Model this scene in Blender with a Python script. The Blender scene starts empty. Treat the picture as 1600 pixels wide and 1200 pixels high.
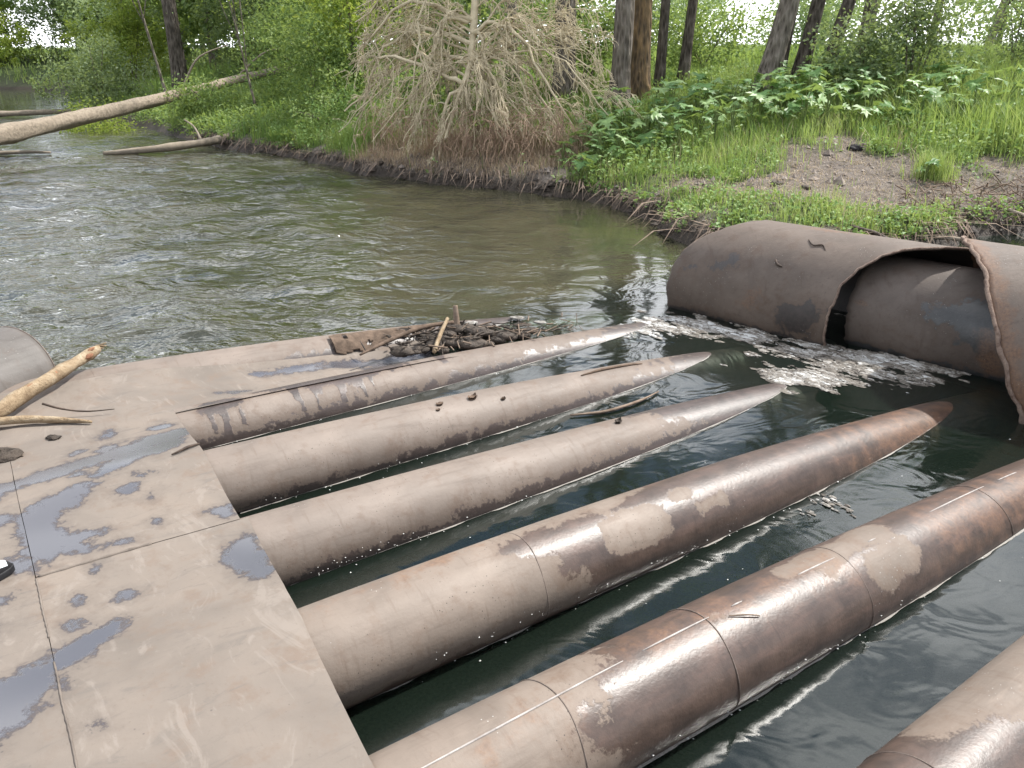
import bpy, math, random
import numpy as np
from mathutils import Vector

random.seed(11)
RNG = np.random.default_rng(11)
scene = bpy.context.scene
COL = scene.collection
R_ = math.radians

# ------------------------------------------------------------------ camera
EYE = 1.9                       # camera height above the water
cam_data = bpy.data.cameras.new('camera')
cam_data.sensor_width = 36.0
cam_data.lens = 27.7
cam_data.clip_start = 0.05
cam_data.clip_end = 2000
cam = bpy.data.objects.new('camera', cam_data)
cam.location = (0, 0, EYE)
cam.rotation_euler = (R_(67.0), 0, 0)
COL.objects.link(cam)
scene.camera = cam

# ------------------------------------------------------------------ light
SUN_AZ, SUN_EL = 62.0, 52.0     # azimuth clockwise from +Y
world = bpy.data.worlds.new('World')
scene.world = world
world.use_nodes = True
wn = world.node_tree
wn.nodes.clear()
def wnode(t, **k):
    n = wn.nodes.new(t)
    for a, b in k.items(): setattr(n, a, b)
    return n
w_out = wnode('ShaderNodeOutputWorld')
w_bg = wnode('ShaderNodeBackground'); w_bg.inputs['Strength'].default_value = 0.09
w_sky = wnode('ShaderNodeTexSky', sky_type='NISHITA', sun_disc=False)
w_sky.sun_elevation = R_(SUN_EL); w_sky.sun_rotation = R_(SUN_AZ)
w_sky.air_density = 1.0; w_sky.dust_density = 1.2; w_sky.altitude = 100
w_tc = wnode('ShaderNodeTexCoord')
w_sep = wnode('ShaderNodeSeparateXYZ')
w_add = wnode('ShaderNodeMath', operation='ADD'); w_add.inputs[1].default_value = 0.18
w_max = wnode('ShaderNodeMath', operation='MAXIMUM'); w_max.inputs[1].default_value = 0.05
w_dx = wnode('ShaderNodeMath', operation='DIVIDE'); w_dy = wnode('ShaderNodeMath', operation='DIVIDE')
w_cmb = wnode('ShaderNodeCombineXYZ')
w_noise = wnode('ShaderNodeTexNoise'); w_noise.inputs['Scale'].default_value = 1.5
w_noise.inputs['Detail'].default_value = 7; w_noise.inputs['Roughness'].default_value = 0.55
w_ramp = wnode('ShaderNodeMapRange', interpolation_type='SMOOTHSTEP')
w_ramp.inputs['From Min'].default_value = 0.44; w_ramp.inputs['From Max'].default_value = 0.60
w_hz = wnode('ShaderNodeMapRange', interpolation_type='SMOOTHSTEP')   # horizon is always hazy white
w_hz.inputs['From Min'].default_value = 0.18; w_hz.inputs['From Max'].default_value = -0.02
w_mx = wnode('ShaderNodeMath', operation='MAXIMUM')
w_mix = wnode('ShaderNodeMix', data_type='RGBA')
w_mix.inputs['B'].default_value = (18.5, 18.9, 19.6, 1)
L = wn.links.new
L(w_tc.outputs['Generated'], w_sep.inputs[0])
L(w_sep.outputs['Z'], w_add.inputs[0]); L(w_add.outputs[0], w_max.inputs[0])
L(w_sep.outputs['X'], w_dx.inputs[0]); L(w_max.outputs[0], w_dx.inputs[1])
L(w_sep.outputs['Y'], w_dy.inputs[0]); L(w_max.outputs[0], w_dy.inputs[1])
L(w_dx.outputs[0], w_cmb.inputs[0]); L(w_dy.outputs[0], w_cmb.inputs[1])
w_map = wnode('ShaderNodeMapping'); w_map.inputs['Location'].default_value = (7.9, -1.4, 0.0)
L(w_cmb.outputs[0], w_map.inputs['Vector']); L(w_map.outputs[0], w_noise.inputs['Vector'])
L(w_noise.outputs['Fac'], w_ramp.inputs['Value'])
L(w_sep.outputs['Z'], w_hz.inputs['Value'])
L(w_ramp.outputs[0], w_mx.inputs[0]); L(w_hz.outputs[0], w_mx.inputs[1])
L(w_mx.outputs[0], w_mix.inputs['Factor'])
L(w_sky.outputs[0], w_mix.inputs['A'])
L(w_mix.outputs['Result'], w_bg.inputs['Color'])
L(w_bg.outputs[0], w_out.inputs['Surface'])

sun_d = bpy.data.lights.new('sun', 'SUN')
sun_d.energy = 4.6; sun_d.angle = R_(2.0); sun_d.color = (1.0, 0.962, 0.90)
sun = bpy.data.objects.new('sun', sun_d)
sd = Vector((math.sin(R_(SUN_AZ))*math.cos(R_(SUN_EL)), math.cos(R_(SUN_AZ))*math.cos(R_(SUN_EL)), math.sin(R_(SUN_EL))))
sun.rotation_euler = (-sd).to_track_quat('-Z', 'Y').to_euler()
sun.location = sd*60
COL.objects.link(sun)

vs = scene.view_settings
vs.view_transform = 'Standard'; vs.look = 'None'; vs.exposure = 0.68; vs.gamma = 1.0
vs.use_curve_mapping = False
scene.cycles.max_bounces = 5
scene.cycles.diffuse_bounces = 3
scene.cycles.glossy_bounces = 3
scene.cycles.transparent_max_bounces = 8
scene.cycles.caustics_reflective = False
scene.cycles.caustics_refractive = False

# ------------------------------------------------------------------ numeric helpers
def _hash(ix, iy, seed):
    h = (ix.astype(np.int64)*374761393 + iy.astype(np.int64)*668265263 + seed*974711) & 0xffffffff
    h = ((h ^ (h >> 13))*1274126177) & 0xffffffff
    h = h ^ (h >> 16)
    return (h & 0xffff)/65535.0
def vnoise(x, y, seed=0):
    x = np.asarray(x, float); y = np.asarray(y, float)
    ix = np.floor(x); iy = np.floor(y); fx = x-ix; fy = y-iy
    fx = fx*fx*(3-2*fx); fy = fy*fy*(3-2*fy)
    a = _hash(ix, iy, seed); b = _hash(ix+1, iy, seed); c = _hash(ix, iy+1, seed); d = _hash(ix+1, iy+1, seed)
    return (a*(1-fx)+b*fx)*(1-fy)+(c*(1-fx)+d*fx)*fy
def fbm(x, y, seed=0, octv=4):
    s = 0; a = 0.5; t = 0
    for k in range(octv):
        s = s+a*vnoise(np.asarray(x)*2**k+k*17.3, np.asarray(y)*2**k-k*9.1, seed+k*31); t += a; a *= 0.5
    return s/t
def sstep(e0, e1, x):
    t = np.clip((np.asarray(x, float)-e0)/(e1-e0), 0, 1); return t*t*(3-2*t)
def chain(s, o, pts):
    """signed field (+inside) of a chain of discs (s, o, r) joined by capsules"""
    best = np.full(np.shape(s), -9.0)
    if len(pts) == 1: pts = pts*2
    for (a, b) in zip(pts[:-1], pts[1:]):
        ax, ay, ar = a; bx, by, br = b
        dx, dy = bx-ax, by-ay; l2 = dx*dx+dy*dy+1e-9
        t = np.clip(((s-ax)*dx+(o-ay)*dy)/l2, 0, 1)
        dd = np.hypot(s-ax-t*dx, o-ay-t*dy)
        best = np.maximum(best, ar+(br-ar)*t-dd)
    return best

# ------------------------------------------------------------------ mesh helpers
def mk(name, V, F, mat=None, parent=None, smooth=True, attrs=None):
    V = np.ascontiguousarray(V, dtype=np.float32).reshape(-1, 3)
    if not isinstance(F, list): F = [F]
    F = [np.ascontiguousarray(f, dtype=np.int32) for f in F if len(f)]
    me = bpy.data.meshes.new(name)
    me.vertices.add(len(V)); me.vertices.foreach_set('co', V.ravel())
    nl = sum(f.size for f in F); nf = sum(len(f) for f in F)
    me.loops.add(nl); me.loops.foreach_set('vertex_index', np.concatenate([f.ravel() for f in F]))
    me.polygons.add(nf)
    st = []; tot = []; c = 0
    for f in F:
        k = f.shape[1]; st.append(c+np.arange(len(f))*k); tot.append(np.full(len(f), k)); c += f.size
    me.polygons.foreach_set('loop_start', np.concatenate(st).astype(np.int32))
    me.polygons.foreach_set('loop_total', np.concatenate(tot).astype(np.int32))
    me.polygons.foreach_set('use_smooth', np.full(nf, smooth))
    for k, v in (attrs or {}).items():
        at = me.attributes.new(k, 'FLOAT', 'POINT'); at.data.foreach_set('value', np.ascontiguousarray(v, dtype=np.float32).ravel())
    me.update(calc_edges=True)
    me.validate(clean_customdata=False)
    if mat: me.materials.append(mat)
    ob = bpy.data.objects.new(name, me)
    COL.objects.link(ob)
    if parent: ob.parent = parent
    return ob
def tag(o, label=None, cat=None, group=None, kind=None):
    if label: o['label'] = label
    if cat: o['category'] = cat
    if group: o['group'] = group
    if kind: o['kind'] = kind
    return o
def empty(name, loc=(0, 0, 0), rz=0.0):
    o = bpy.data.objects.new(name, None); o.empty_display_size = 0.1
    o.location = loc; o.rotation_euler = (0, 0, rz); COL.objects.link(o); return o
def gridF(nu, nv, closed_v=False, off=0):
    i = np.arange(nu-1)[:, None]; j = np.arange(nv if closed_v else nv-1)[None, :]
    j2 = (j+1) % nv
    return np.stack([i*nv+j, (i+1)*nv+j, (i+1)*nv+j2, i*nv+j2], -1).reshape(-1, 4)+off
class MB:
    """collects shapes into one mesh"""
    def __init__(s): s.V = []; s.F = {3: [], 4: []}; s.n = 0; s.A = []
    def add(s, V, F, a=0.0):
        V = np.asarray(V, float).reshape(-1, 3)
        for f in (F if isinstance(F, list) else [F]):
            f = np.asarray(f, int)
            if len(f): s.F[f.shape[1]].append(f+s.n)
        s.V.append(V); s.A.append(np.full(len(V), a)); s.n += len(V)
    def build(s, name, mat, parent=None, smooth=True):
        F = [np.concatenate(s.F[k]) for k in (3, 4) if s.F[k]]
        return mk(name, np.concatenate(s.V), F, mat, parent, smooth, {'hue': np.concatenate(s.A)})
def tube(pts, rad, n=8, rough=0.0, seed=0, cap=True):
    pts = np.asarray(pts, float); rad = np.broadcast_to(np.asarray(rad, float), (len(pts),))
    T = np.gradient(pts, axis=0); T /= np.linalg.norm(T, axis=1)[:, None]+1e-12
    up = np.array([0, 0, 1.0]) if abs(T[0, 2]) < 0.8 else np.array([1.0, 0, 0])
    N = np.cross(T, up); N /= np.linalg.norm(N, axis=1)[:, None]+1e-9
    for k in range(1, len(N)):                                   # keep the frame from flipping
        v = N[k-1]-T[k]*np.dot(N[k-1], T[k]); N[k] = v/(np.linalg.norm(v)+1e-9)
    B = np.cross(T, N)
    th = np.arange(n)*2*math.pi/n
    rr = rad[:, None]*np.ones((1, n))
    if rough:
        arc = np.cumsum(np.r_[0, np.linalg.norm(np.diff(pts, axis=0), axis=1)])
        rr = rr*(1+rough*(2*fbm(arc[:, None]*3/ max(rad.max(), 1e-3)*0.12+np.zeros((1, n)), np.cos(th)[None, :]*2.2+seed*3.1, seed, 3)-1))
    V = pts[:, None, :]+rr[..., None]*(np.cos(th)[None, :, None]*N[:, None, :]+np.sin(th)[None, :, None]*B[:, None, :])
    V = V.reshape(-1, 3); F = [gridF(len(pts), n, True)]
    if cap:
        c0 = len(V); V = np.vstack([V, pts[0], pts[-1]]); a = np.arange(n); m = (len(pts)-1)*n
        F.append(np.vstack([np.stack([np.full(n, c0), a, (a+1) % n], 1), np.stack([np.full(n, c0+1), m+(a+1) % n, m+a], 1)]))
    return V, F
def smooth_path(P, n):
    P = np.asarray(P, float); t = np.linspace(0, len(P)-1, n); out = []
    for x in t:
        i = min(int(x), len(P)-2); u = x-i
        p0 = P[max(i-1, 0)]; p1 = P[i]; p2 = P[i+1]; p3 = P[min(i+2, len(P)-1)]
        out.append(0.5*((2*p1)+(-p0+p2)*u+(2*p0-5*p1+4*p2-p3)*u*u+(-p0+3*p1-3*p2+p3)*u**3))
    return np.array(out)

# ------------------------------------------------------------------ material helpers
class NT:
    def __init__(s, name):
        s.m = bpy.data.materials.new(name); s.m.use_nodes = True; s.t = s.m.node_tree; s.t.nodes.clear()
        s.out = s.n('ShaderNodeOutputMaterial')
    def n(s, t, ins=None, **k):
        x = s.t.nodes.new(t)
        for a, b in k.items(): setattr(x, a, b)
        for a, b in (ins or {}).items(): s.set(x.inputs[a], b)
        return x
    def set(s, sock, v):
        if isinstance(v, bpy.types.NodeSocket): s.t.links.new(v, sock)
        elif hasattr(v, 'outputs'): s.t.links.new(v.outputs[0], sock)
        else:
            if isinstance(v, (tuple, list)) and len(v) == 3 and sock.type == 'RGBA': v = (*v, 1)
            sock.default_value = v
    def coord(s, w='Object', scale=None):
        c = s.n('ShaderNodeTexCoord').outputs[w]
        if scale is not None: c = s.n('ShaderNodeMapping', {'Vector': c, 'Scale': scale}).outputs[0]
        return c
    def noise(s, vec, scale, detail=4, rough=0.55, dist=0.0):
        return s.n('ShaderNodeTexNoise', {'Vector': vec, 'Scale': scale, 'Detail': detail, 'Roughness': rough, 'Distortion': dist}).outputs['Fac']
    def vor(s, vec, scale, feature='F1', out='Distance'):
        return s.n('ShaderNodeTexVoronoi', {'Vector': vec, 'Scale': scale}, feature=feature).outputs[out]
    def ramp(s, fac, stops):
        r = s.n('ShaderNodeValToRGB', {'Fac': fac}); e = r.color_ramp.elements
        while len(e) < len(stops): e.new(0.5)
        for x, (p, c) in zip(e, stops):
            x.position = p; x.color = (*c, 1) if len(c) == 3 else c
        return r.outputs[0]
    def step(s, v, a, b, lo=0.0, hi=1.0):
        return s.n('ShaderNodeMapRange', {'Value': v, 'From Min': a, 'From Max': b, 'To Min': lo, 'To Max': hi}, interpolation_type='SMOOTHSTEP').outputs[0]
    def math(s, op, a, b=0.0, c=0.0):
        x = s.n('ShaderNodeMath', operation=op); s.set(x.inputs[0], a); s.set(x.inputs[1], b)
        if op == 'MULTIPLY_ADD': s.set(x.inputs[2], c)
        return x.outputs[0]
    def mix(s, f, a, b):
        x = s.n('ShaderNodeMix', data_type='RGBA'); s.set(x.inputs['Factor'], f); s.set(x.inputs['A'], a); s.set(x.inputs['B'], b)
        return x.outputs['Result']
    def attr(s, name): return s.n('ShaderNodeAttribute', attribute_name=name).outputs['Fac']
    def bump(s, h, strength=0.3, dist=0.01, normal=None):
        i = {'Height': h, 'Strength': strength, 'Distance': dist}
        if normal is not None: i['Normal'] = normal
        return s.n('ShaderNodeBump', i).outputs[0]
    def finish(s, **k):
        b = s.n('ShaderNodeBsdfPrincipled')
        for a, v in k.items(): s.set(b.inputs[a.replace('_', ' ')], v)
        s.t.links.new(b.outputs[0], s.out.inputs['Surface']); return s.m

def steel_mat(name, dry, bare, dry2=None, bare_rough=0.36, wet_gloss=None):
    """mud coated steel: attribute wet > 0 shows bare (or wet) metal, attribute rust > 0 orange rust"""
    t = NT(name); c = t.coord('Object')
    big = t.noise(c, 2.6, 4, 0.62, 0.3); mid = t.noise(c, 10, 5, 0.66); fine = t.noise(c, 70, 3, 0.65)
    streak = t.noise(t.coord('Object', (14, 2.2, 2.2)), 2.4, 4, 0.65)      # runs down round the pipe
    smear = t.noise(t.coord('Object', (1.2, 9, 9)), 3.0, 4, 0.65)          # along the pipe
    dry2 = dry2 or tuple(x*0.74 for x in dry)
    dcol = t.ramp(big, [(0.30, dry2), (0.5, dry), (0.70, tuple(min(1, x*1.2) for x in dry))])
    dcol = t.mix(t.step(mid, 0.50, 0.72, 0, 0.6), dcol, tuple(x*y for x, y in zip(dry, (0.80, 0.68, 0.60))))
    dcol = t.mix(t.step(smear, 0.52, 0.74, 0, 0.5), dcol, tuple(x*y for x, y in zip(dry, (0.66, 0.63, 0.62))))
    dcol = t.mix(t.step(streak, 0.54, 0.76, 0, 0.5), dcol, tuple(x*y for x, y in zip(dry, (0.62, 0.54, 0.49))))
    dcol = t.mix(t.step(smear, 0.42, 0.26, 0, 0.5), dcol, tuple(min(1, x*y) for x, y in zip(dry, (1.3, 1.3, 1.3))))
    bcol = t.ramp(mid, [(0.28, tuple(x*0.5 for x in bare)), (0.5, bare), (0.72, tuple(x*1.55 for x in bare))])
    bcol = t.mix(t.step(smear, 0.48, 0.72, 0, 0.6), bcol, tuple(x*y for x, y in zip(bare, (1.75, 1.6, 1.6))))
    bcol = t.mix(t.step(streak, 0.55, 0.75, 0, 0.5), bcol, tuple(x*0.5 for x in bare))
    brk = t.math('ADD', t.math('MULTIPLY', t.math('SUBTRACT', mid, 0.5), 0.46), t.math('MULTIPLY', t.math('SUBTRACT', fine, 0.5), 0.10))
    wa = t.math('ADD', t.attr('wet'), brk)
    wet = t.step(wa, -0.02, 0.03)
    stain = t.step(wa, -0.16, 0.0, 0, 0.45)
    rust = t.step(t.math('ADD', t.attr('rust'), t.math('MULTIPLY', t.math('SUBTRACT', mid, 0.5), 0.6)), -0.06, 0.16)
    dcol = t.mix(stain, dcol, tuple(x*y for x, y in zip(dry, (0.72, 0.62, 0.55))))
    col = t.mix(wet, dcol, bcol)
    col = t.mix(t.math('MULTIPLY', rust, 0.42), col, t.ramp(fine, [(0.32, (0.10, 0.045, 0.025)), (0.62, (0.23, 0.115, 0.055))]))
    # grit and pale droppings
    sp = t.vor(c, 55, out='Distance')
    col = t.mix(t.math('MULTIPLY', t.step(sp, 0.15, 0.06), t.step(big, 0.52, 0.62)), col, (0.05, 0.04, 0.035))
    col = t.mix(t.math('MULTIPLY', t.step(sp, 0.12, 0.05), t.step(big, 0.46, 0.38)), col, (0.45, 0.435, 0.41))
    rgh = t.math('MULTIPLY_ADD', wet, bare_rough-0.62, 0.62)
    rgh = t.math('MULTIPLY_ADD', smear, 0.22, t.math('SUBTRACT', rgh, 0.11))
    hgt = t.math('ADD', t.math('MULTIPLY', fine, 0.5), t.math('MULTIPLY_ADD', wet, -0.45, mid))
    return t.finish(Base_Color=col, Roughness=rgh, Normal=t.bump(hgt, 0.4, 0.005), Specular_IOR_Level=t.math('MULTIPLY_ADD', wet, 0.25, 0.40))

M = {}
MUD = (0.172, 0.139, 0.115)
M['pipe_dry'] = steel_mat('pipe steel dried mud', MUD, (0.050, 0.036, 0.031), bare_rough=0.44)
M['pipe_brown'] = steel_mat('pipe steel brown', (0.180, 0.144, 0.116), (0.062, 0.040, 0.030), bare_rough=0.44)
M['culvert'] = steel_mat('culvert steel grey brown', (0.116, 0.089, 0.071), (0.033, 0.026, 0.023), bare_rough=0.5)
M['inner'] = steel_mat('inner pipe dark steel', (0.100, 0.079, 0.066), (0.030, 0.030, 0.030), bare_rough=0.4)
M['greytube'] = steel_mat('pale grey steel', (0.115, 0.103, 0.093), (0.08, 0.07, 0.062), bare_rough=0.4)

def deck_mat():
    t = NT('deck plate steel with dried mud'); c = t.coord('Object')
    big = t.noise(c, 1.8, 4, 0.62, 0.4); mid = t.noise(c, 9, 5, 0.66); fine = t.noise(c, 70, 3, 0.65)
    strk = t.noise(t.coord('Object', (1, 3.0, 3)), 7, 4, 0.68, 0.8); sw = t.noise(t.coord('Object', (2.5, 1.0, 1)), 3.2, 4, 0.7, 1.5)
    col = t.ramp(big, [(0.30, (0.142, 0.121, 0.103)), (0.5, (0.180, 0.152, 0.128)), (0.70, (0.206, 0.170, 0.140))])
    col = t.mix(t.step(mid, 0.50, 0.70, 0, 0.65), col, (0.162, 0.121, 0.094))
    col = t.mix(t.step(strk, 0.53, 0.70, 0, 0.6), col, (0.135, 0.118, 0.104))
    col = t.mix(t.step(sw, 0.55, 0.72, 0, 0.55), col, (0.155, 0.125, 0.102))
    col = t.mix(t.step(sw, 0.45, 0.32, 0, 0.55), col, (0.238, 0.205, 0.176))
    col = t.mix(t.step(fine, 0.60, 0.74, 0, 0.35), col, (0.115, 0.095, 0.08))
    brk = t.math('ADD', t.math('MULTIPLY', t.math('SUBTRACT', mid, 0.47), 0.22), t.math('MULTIPLY', t.math('SUBTRACT', fine, 0.5), 0.05))
    f = t.math('ADD', t.attr('wet'), brk)
    damp = t.step(f, -0.014, 0.004); pud = t.step(f, 0.0, 0.022)
    col = t.mix(t.step(f, -0.075, 0.0, 0, 0.5), col, (0.125, 0.105, 0.09))
    col = t.mix(damp, col, t.mix(mid, (0.058, 0.050, 0.050), (0.080, 0.068, 0.067)))
    col = t.mix(t.math('MULTIPLY', pud, 0.8), col, (0.066, 0.066, 0.076))  # bluish puddle colour stands in for part of the reflected sky
    sp = t.vor(c, 26); sp2 = t.noise(c, 5, 2)
    col = t.mix(t.math('MULTIPLY', t.step(sp, 0.11, 0.05), t.step(sp2, 0.58, 0.66)), col, (0.12, 0.10, 0.09))
    rgh = t.math('MULTIPLY_ADD', damp, -0.35, 0.82); rgh = t.math('MULTIPLY_ADD', pud, -0.24, rgh)
    h = t.math('MULTIPLY', t.math('ADD', t.math('MULTIPLY', fine, 0.45), mid), t.math('MULTIPLY_ADD', pud, -0.93, 1.0))
    return t.finish(Base_Color=col, Roughness=rgh, Normal=t.bump(h, 0.35, 0.004), Specular_IOR_Level=t.math('MULTIPLY_ADD', pud, 1.0, 0.25))
M['deck'] = deck_mat()

def simple(name, c1, c2, scale=8, rough=0.85, bump=0.4, dist=0.01, stretch=None, c3=None):
    t = NT(name); c = t.coord('Object', stretch)
    a = t.noise(c, scale, 6, 0.62, 0.3); b = t.noise(c, scale*6, 4, 0.6)
    col = t.ramp(a, [(0.3, c1), (0.68, c2)] if c3 is None else [(0.28, c1), (0.5, c2), (0.72, c3)])
    col = t.mix(t.step(b, 0.55, 0.8, 0, 0.5), col, tuple(x*0.5 for x in c1))
    return t.finish(Base_Color=col, Roughness=rough, Normal=t.bump(t.math('ADD', a, t.math('MULTIPLY', b, 0.5)), bump, dist), Specular_IOR_Level=0.25)
M['weld'] = simple('weld bead', (0.10, 0.075, 0.06), (0.20, 0.16, 0.135), 30, 0.55)
M['weldbright'] = simple('bright worn weld', (0.20, 0.175, 0.16), (0.44, 0.41, 0.385), 14, 0.5, 0.2, 0.003)
M['rust'] = simple('rusty cut edge', (0.085, 0.05, 0.038), (0.20, 0.145, 0.115), 26, 0.9, 0.9, 0.01, None, (0.25, 0.19, 0.15))
M['silt'] = simple('dried silt', (0.12, 0.10, 0.085), (0.19, 0.16, 0.135), 7, 0.95, 0.5, 0.008)
M['mud'] = simple('wet dark mud', (0.026, 0.021, 0.017), (0.095, 0.074, 0.058), 16, 0.6, 0.9, 0.02)
M['peeled'] = simple('peeled wood', (0.13, 0.085, 0.05), (0.27, 0.20, 0.125), 16, 0.85, 1.0, 0.012, (1, 1, 1), (0.37, 0.30, 0.21))
M['peeled_red'] = simple('peeled wood knots', (0.14, 0.06, 0.035), (0.30, 0.16, 0.09), 20, 0.8, 0.8, 0.01)
M['stick'] = simple('grey brown stick', (0.12, 0.085, 0.06), (0.25, 0.19, 0.145), 20, 0.9, 0.5, 0.005)
M['darkstick'] = simple('dark wet stick', (0.03, 0.022, 0.018), (0.085, 0.06, 0.045), 25, 0.7, 0.6, 0.004)
M['bark_strip'] = simple('brown bark strip', (0.06, 0.042, 0.03), (0.155, 0.11, 0.08), 18, 0.9, 0.8, 0.008)
M['log'] = simple('fallen log bark', (0.19, 0.155, 0.115), (0.29, 0.24, 0.185), 17, 0.95, 1.0, 0.03, None, (0.37, 0.31, 0.235))
M['driftlog'] = simple('pale drift log', (0.17, 0.14, 0.105), (0.29, 0.245, 0.19), 6, 0.9, 0.5, 0.02)
M['deadwood'] = simple('pale dead branch', (0.42, 0.35, 0.23), (0.66, 0.57, 0.40), 5, 0.85, 0.3, 0.01)
M['brush'] = simple('brown dry brush', (0.26, 0.17, 0.115), (0.44, 0.32, 0.225), 6, .9, .3, .01)
M['blackrubber'] = simple('black shoe fabric', (0.008, 0.008, 0.009), (0.02, 0.02, 0.022), 40, 0.6, 0.3, 0.002)
M['whiterubber'] = simple('white shoe rubber', (0.55, 0.60, 0.62), (0.72, 0.76, 0.78), 20, 0.5, 0.2, 0.002)
M['clod'] = simple('charred dark clod', (0.012, 0.012, 0.014), (0.05, 0.045, 0.045), 14, 0.7, 0.9, 0.02)

def bark_mat(name, c1, c2, c3):
    t = NT(name); c = t.coord('Object', (1, 1, 0.22))
    v = t.vor(c, 24, out='Distance'); a = t.noise(c, 9, 6, 0.65, 0.6); b = t.noise(t.coord('Object'), 2.2, 4)
    col = t.ramp(t.math('MULTIPLY_ADD', a, 0.7, t.math('MULTIPLY', v, 0.45)), [(0.3, c1), (0.52, c2), (0.75, c3)])
    col = t.mix(t.step(b, 0.52, 0.7, 0, 0.5), col, c3)
    return t.finish(Base_Color=col, Roughness=0.95, Normal=t.bump(t.math('ADD', a, v), 1.0, 0.05), Specular_IOR_Level=0.15)
M['bark_grey'] = bark_mat('grey furrowed bark', (0.045, 0.038, 0.031), (0.135, 0.115, 0.095), (0.23, 0.20, 0.17))
M['bark_dark'] = bark_mat('dark furrowed bark', (0.028, 0.023, 0.019), (0.082, 0.068, 0.056), (0.15, 0.128, 0.107))
M['bark_orange'] = bark_mat('orange brown bark', (0.035, 0.026, 0.018), (0.13, 0.095, 0.062), (0.24, 0.16, 0.085))  # orange brown tone over the whole bark
M['bark_pale'] = bark_mat('pale slender bark', (0.06, 0.05, 0.04), (0.15, 0.13, 0.10), (0.25, 0.22, 0.18))

def leaf_mat(name, c1, c2, c3, trans=0.45, rough=0.55):
    t = NT(name); h = t.attr('hue')
    col = t.ramp(h, [(0.05, c1), (0.5, c2), (0.95, c3)])
    b = t.n('ShaderNodeBsdfPrincipled', {'Base Color': col, 'Roughness': rough, 'Specular IOR Level': 0.3})
    tr = t.n('ShaderNodeBsdfTranslucent', {'Color': t.mix(0.5, col, (0.42, 0.50, 0.08))})
    mx = t.n('ShaderNodeMixShader', {0: trans, 1: b.outputs[0], 2: tr.outputs[0]})
    t.t.links.new(mx.outputs[0], t.out.inputs['Surface']); return t.m
M['grass'] = leaf_mat('grass blades', (0.095, 0.195, 0.05), (0.19, 0.305, 0.085), (0.36, 0.42, 0.17))
M['dry'] = leaf_mat('dry stalks', (0.30, 0.205, 0.14), (0.44, 0.33, 0.24), (0.56, 0.47, 0.35), 0.15, 0.9)
M['hog'] = leaf_mat('broad weed leaf', (0.10, 0.20, 0.065), (0.165, 0.29, 0.10), (0.27, 0.38, 0.15), 0.3, 0.45)
M['weed'] = leaf_mat('low weed leaf', (0.11, 0.205, 0.06), (0.20, 0.32, 0.10), (0.34, 0.42, 0.18), 0.3)
M['leaf_mid'] = leaf_mat('tree leaf mid', (0.085, 0.15, 0.05), (0.165, 0.255, 0.085), (0.28, 0.36, 0.135))
M['leaf_dark'] = leaf_mat('tree leaf dark', (0.06, 0.10, 0.045), (0.11, 0.165, 0.075), (0.17, 0.23, 0.105))
M['leaf_yellow'] = leaf_mat('tree leaf yellow green', (0.13, 0.20, 0.03), (0.21, 0.28, 0.05), (0.30, 0.35, 0.08), 0.5)
M['leaf_willow'] = leaf_mat('willow leaf grey green', (0.10, 0.15, 0.075), (0.165, 0.225, 0.115), (0.25, 0.31, 0.17), 0.4)
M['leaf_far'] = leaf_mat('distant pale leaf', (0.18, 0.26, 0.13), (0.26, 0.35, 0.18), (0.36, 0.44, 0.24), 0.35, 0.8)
M['stem'] = simple('green stem', (0.09, 0.13, 0.04), (0.16, 0.20, 0.07), 12, 0.7)

# ------------------------------------------------------------------ terrain
SHORE = np.array([(-140, 43), (-60, 44), (-34, 43), (-24, 43), (-19, 37), (-16, 30), (-12, 24.5), (-9, 20.9), (-7.4, 18.6), (-5.8, 16.8), (-4.6, 15.9),
                  (-3.5, 14.6), (-2.47, 13.5), (-1.4, 12.6), (-.47, 11.9), (.35, 11.5), (.89, 11.05), (1.35, 10.3), (1.7, 9.5), (1.68, 8.8),
                  (1.85, 8.1), (2.5, 7.5), (3.3, 7.35), (4.2, 7.9), (4.9, 8.6), (6.0, 8.9), (8, 8.8), (11, 8.0), (20, 6), (60, 4), (140, 0)], float)
def shore_dist(x, y):
    x = np.asarray(x, float); y = np.asarray(y, float)
    wx = x+0.16*(fbm(x*1.7, y*1.7, 5, 3)-0.5)*2; wy = y+0.16*(fbm(x*1.7+40, y*1.7, 6, 3)-0.5)*2
    best = np.full(x.shape, 1e9); inside = np.zeros(x.shape, bool)
    P = SHORE
    for a, b in zip(P[:-1], P[1:]):
        dx, dy = b-a; t = np.clip(((wx-a[0])*dx+(wy-a[1])*dy)/(dx*dx+dy*dy), 0, 1)
        best = np.minimum(best, np.hypot(wx-a[0]-t*dx, wy-a[1]-t*dy))
    poly = np.vstack([P, [(140, 400), (-140, 400)]])
    j = len(poly)-1
    for i in range(len(poly)):
        xi, yi = poly[i]; xj, yj = poly[j]
        c = ((yi > wy) != (yj > wy)) & (wx < (xj-xi)*(wy-yi)/(yj-yi+1e-12)+xi)
        inside ^= c; j = i
    d1 = np.where(inside, best, -best)
    d2 = (-4.5-0.15*wx-wy)                      # the bank behind the camera
    return np.maximum(d1, d2)
PROF_D = [-6, -2.5, -0.8, -0.15, 0, 0.10, 0.28, 1, 2.5, 5, 8, 12, 20, 60, 300]
PROF_Z = [-1.3, -1.0, -0.6, -0.18, -0.02, 0.12, 0.22, 0.38, 0.68, 1.18, 1.50, 1.63, 1.70, 1.76, 1.95]
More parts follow.
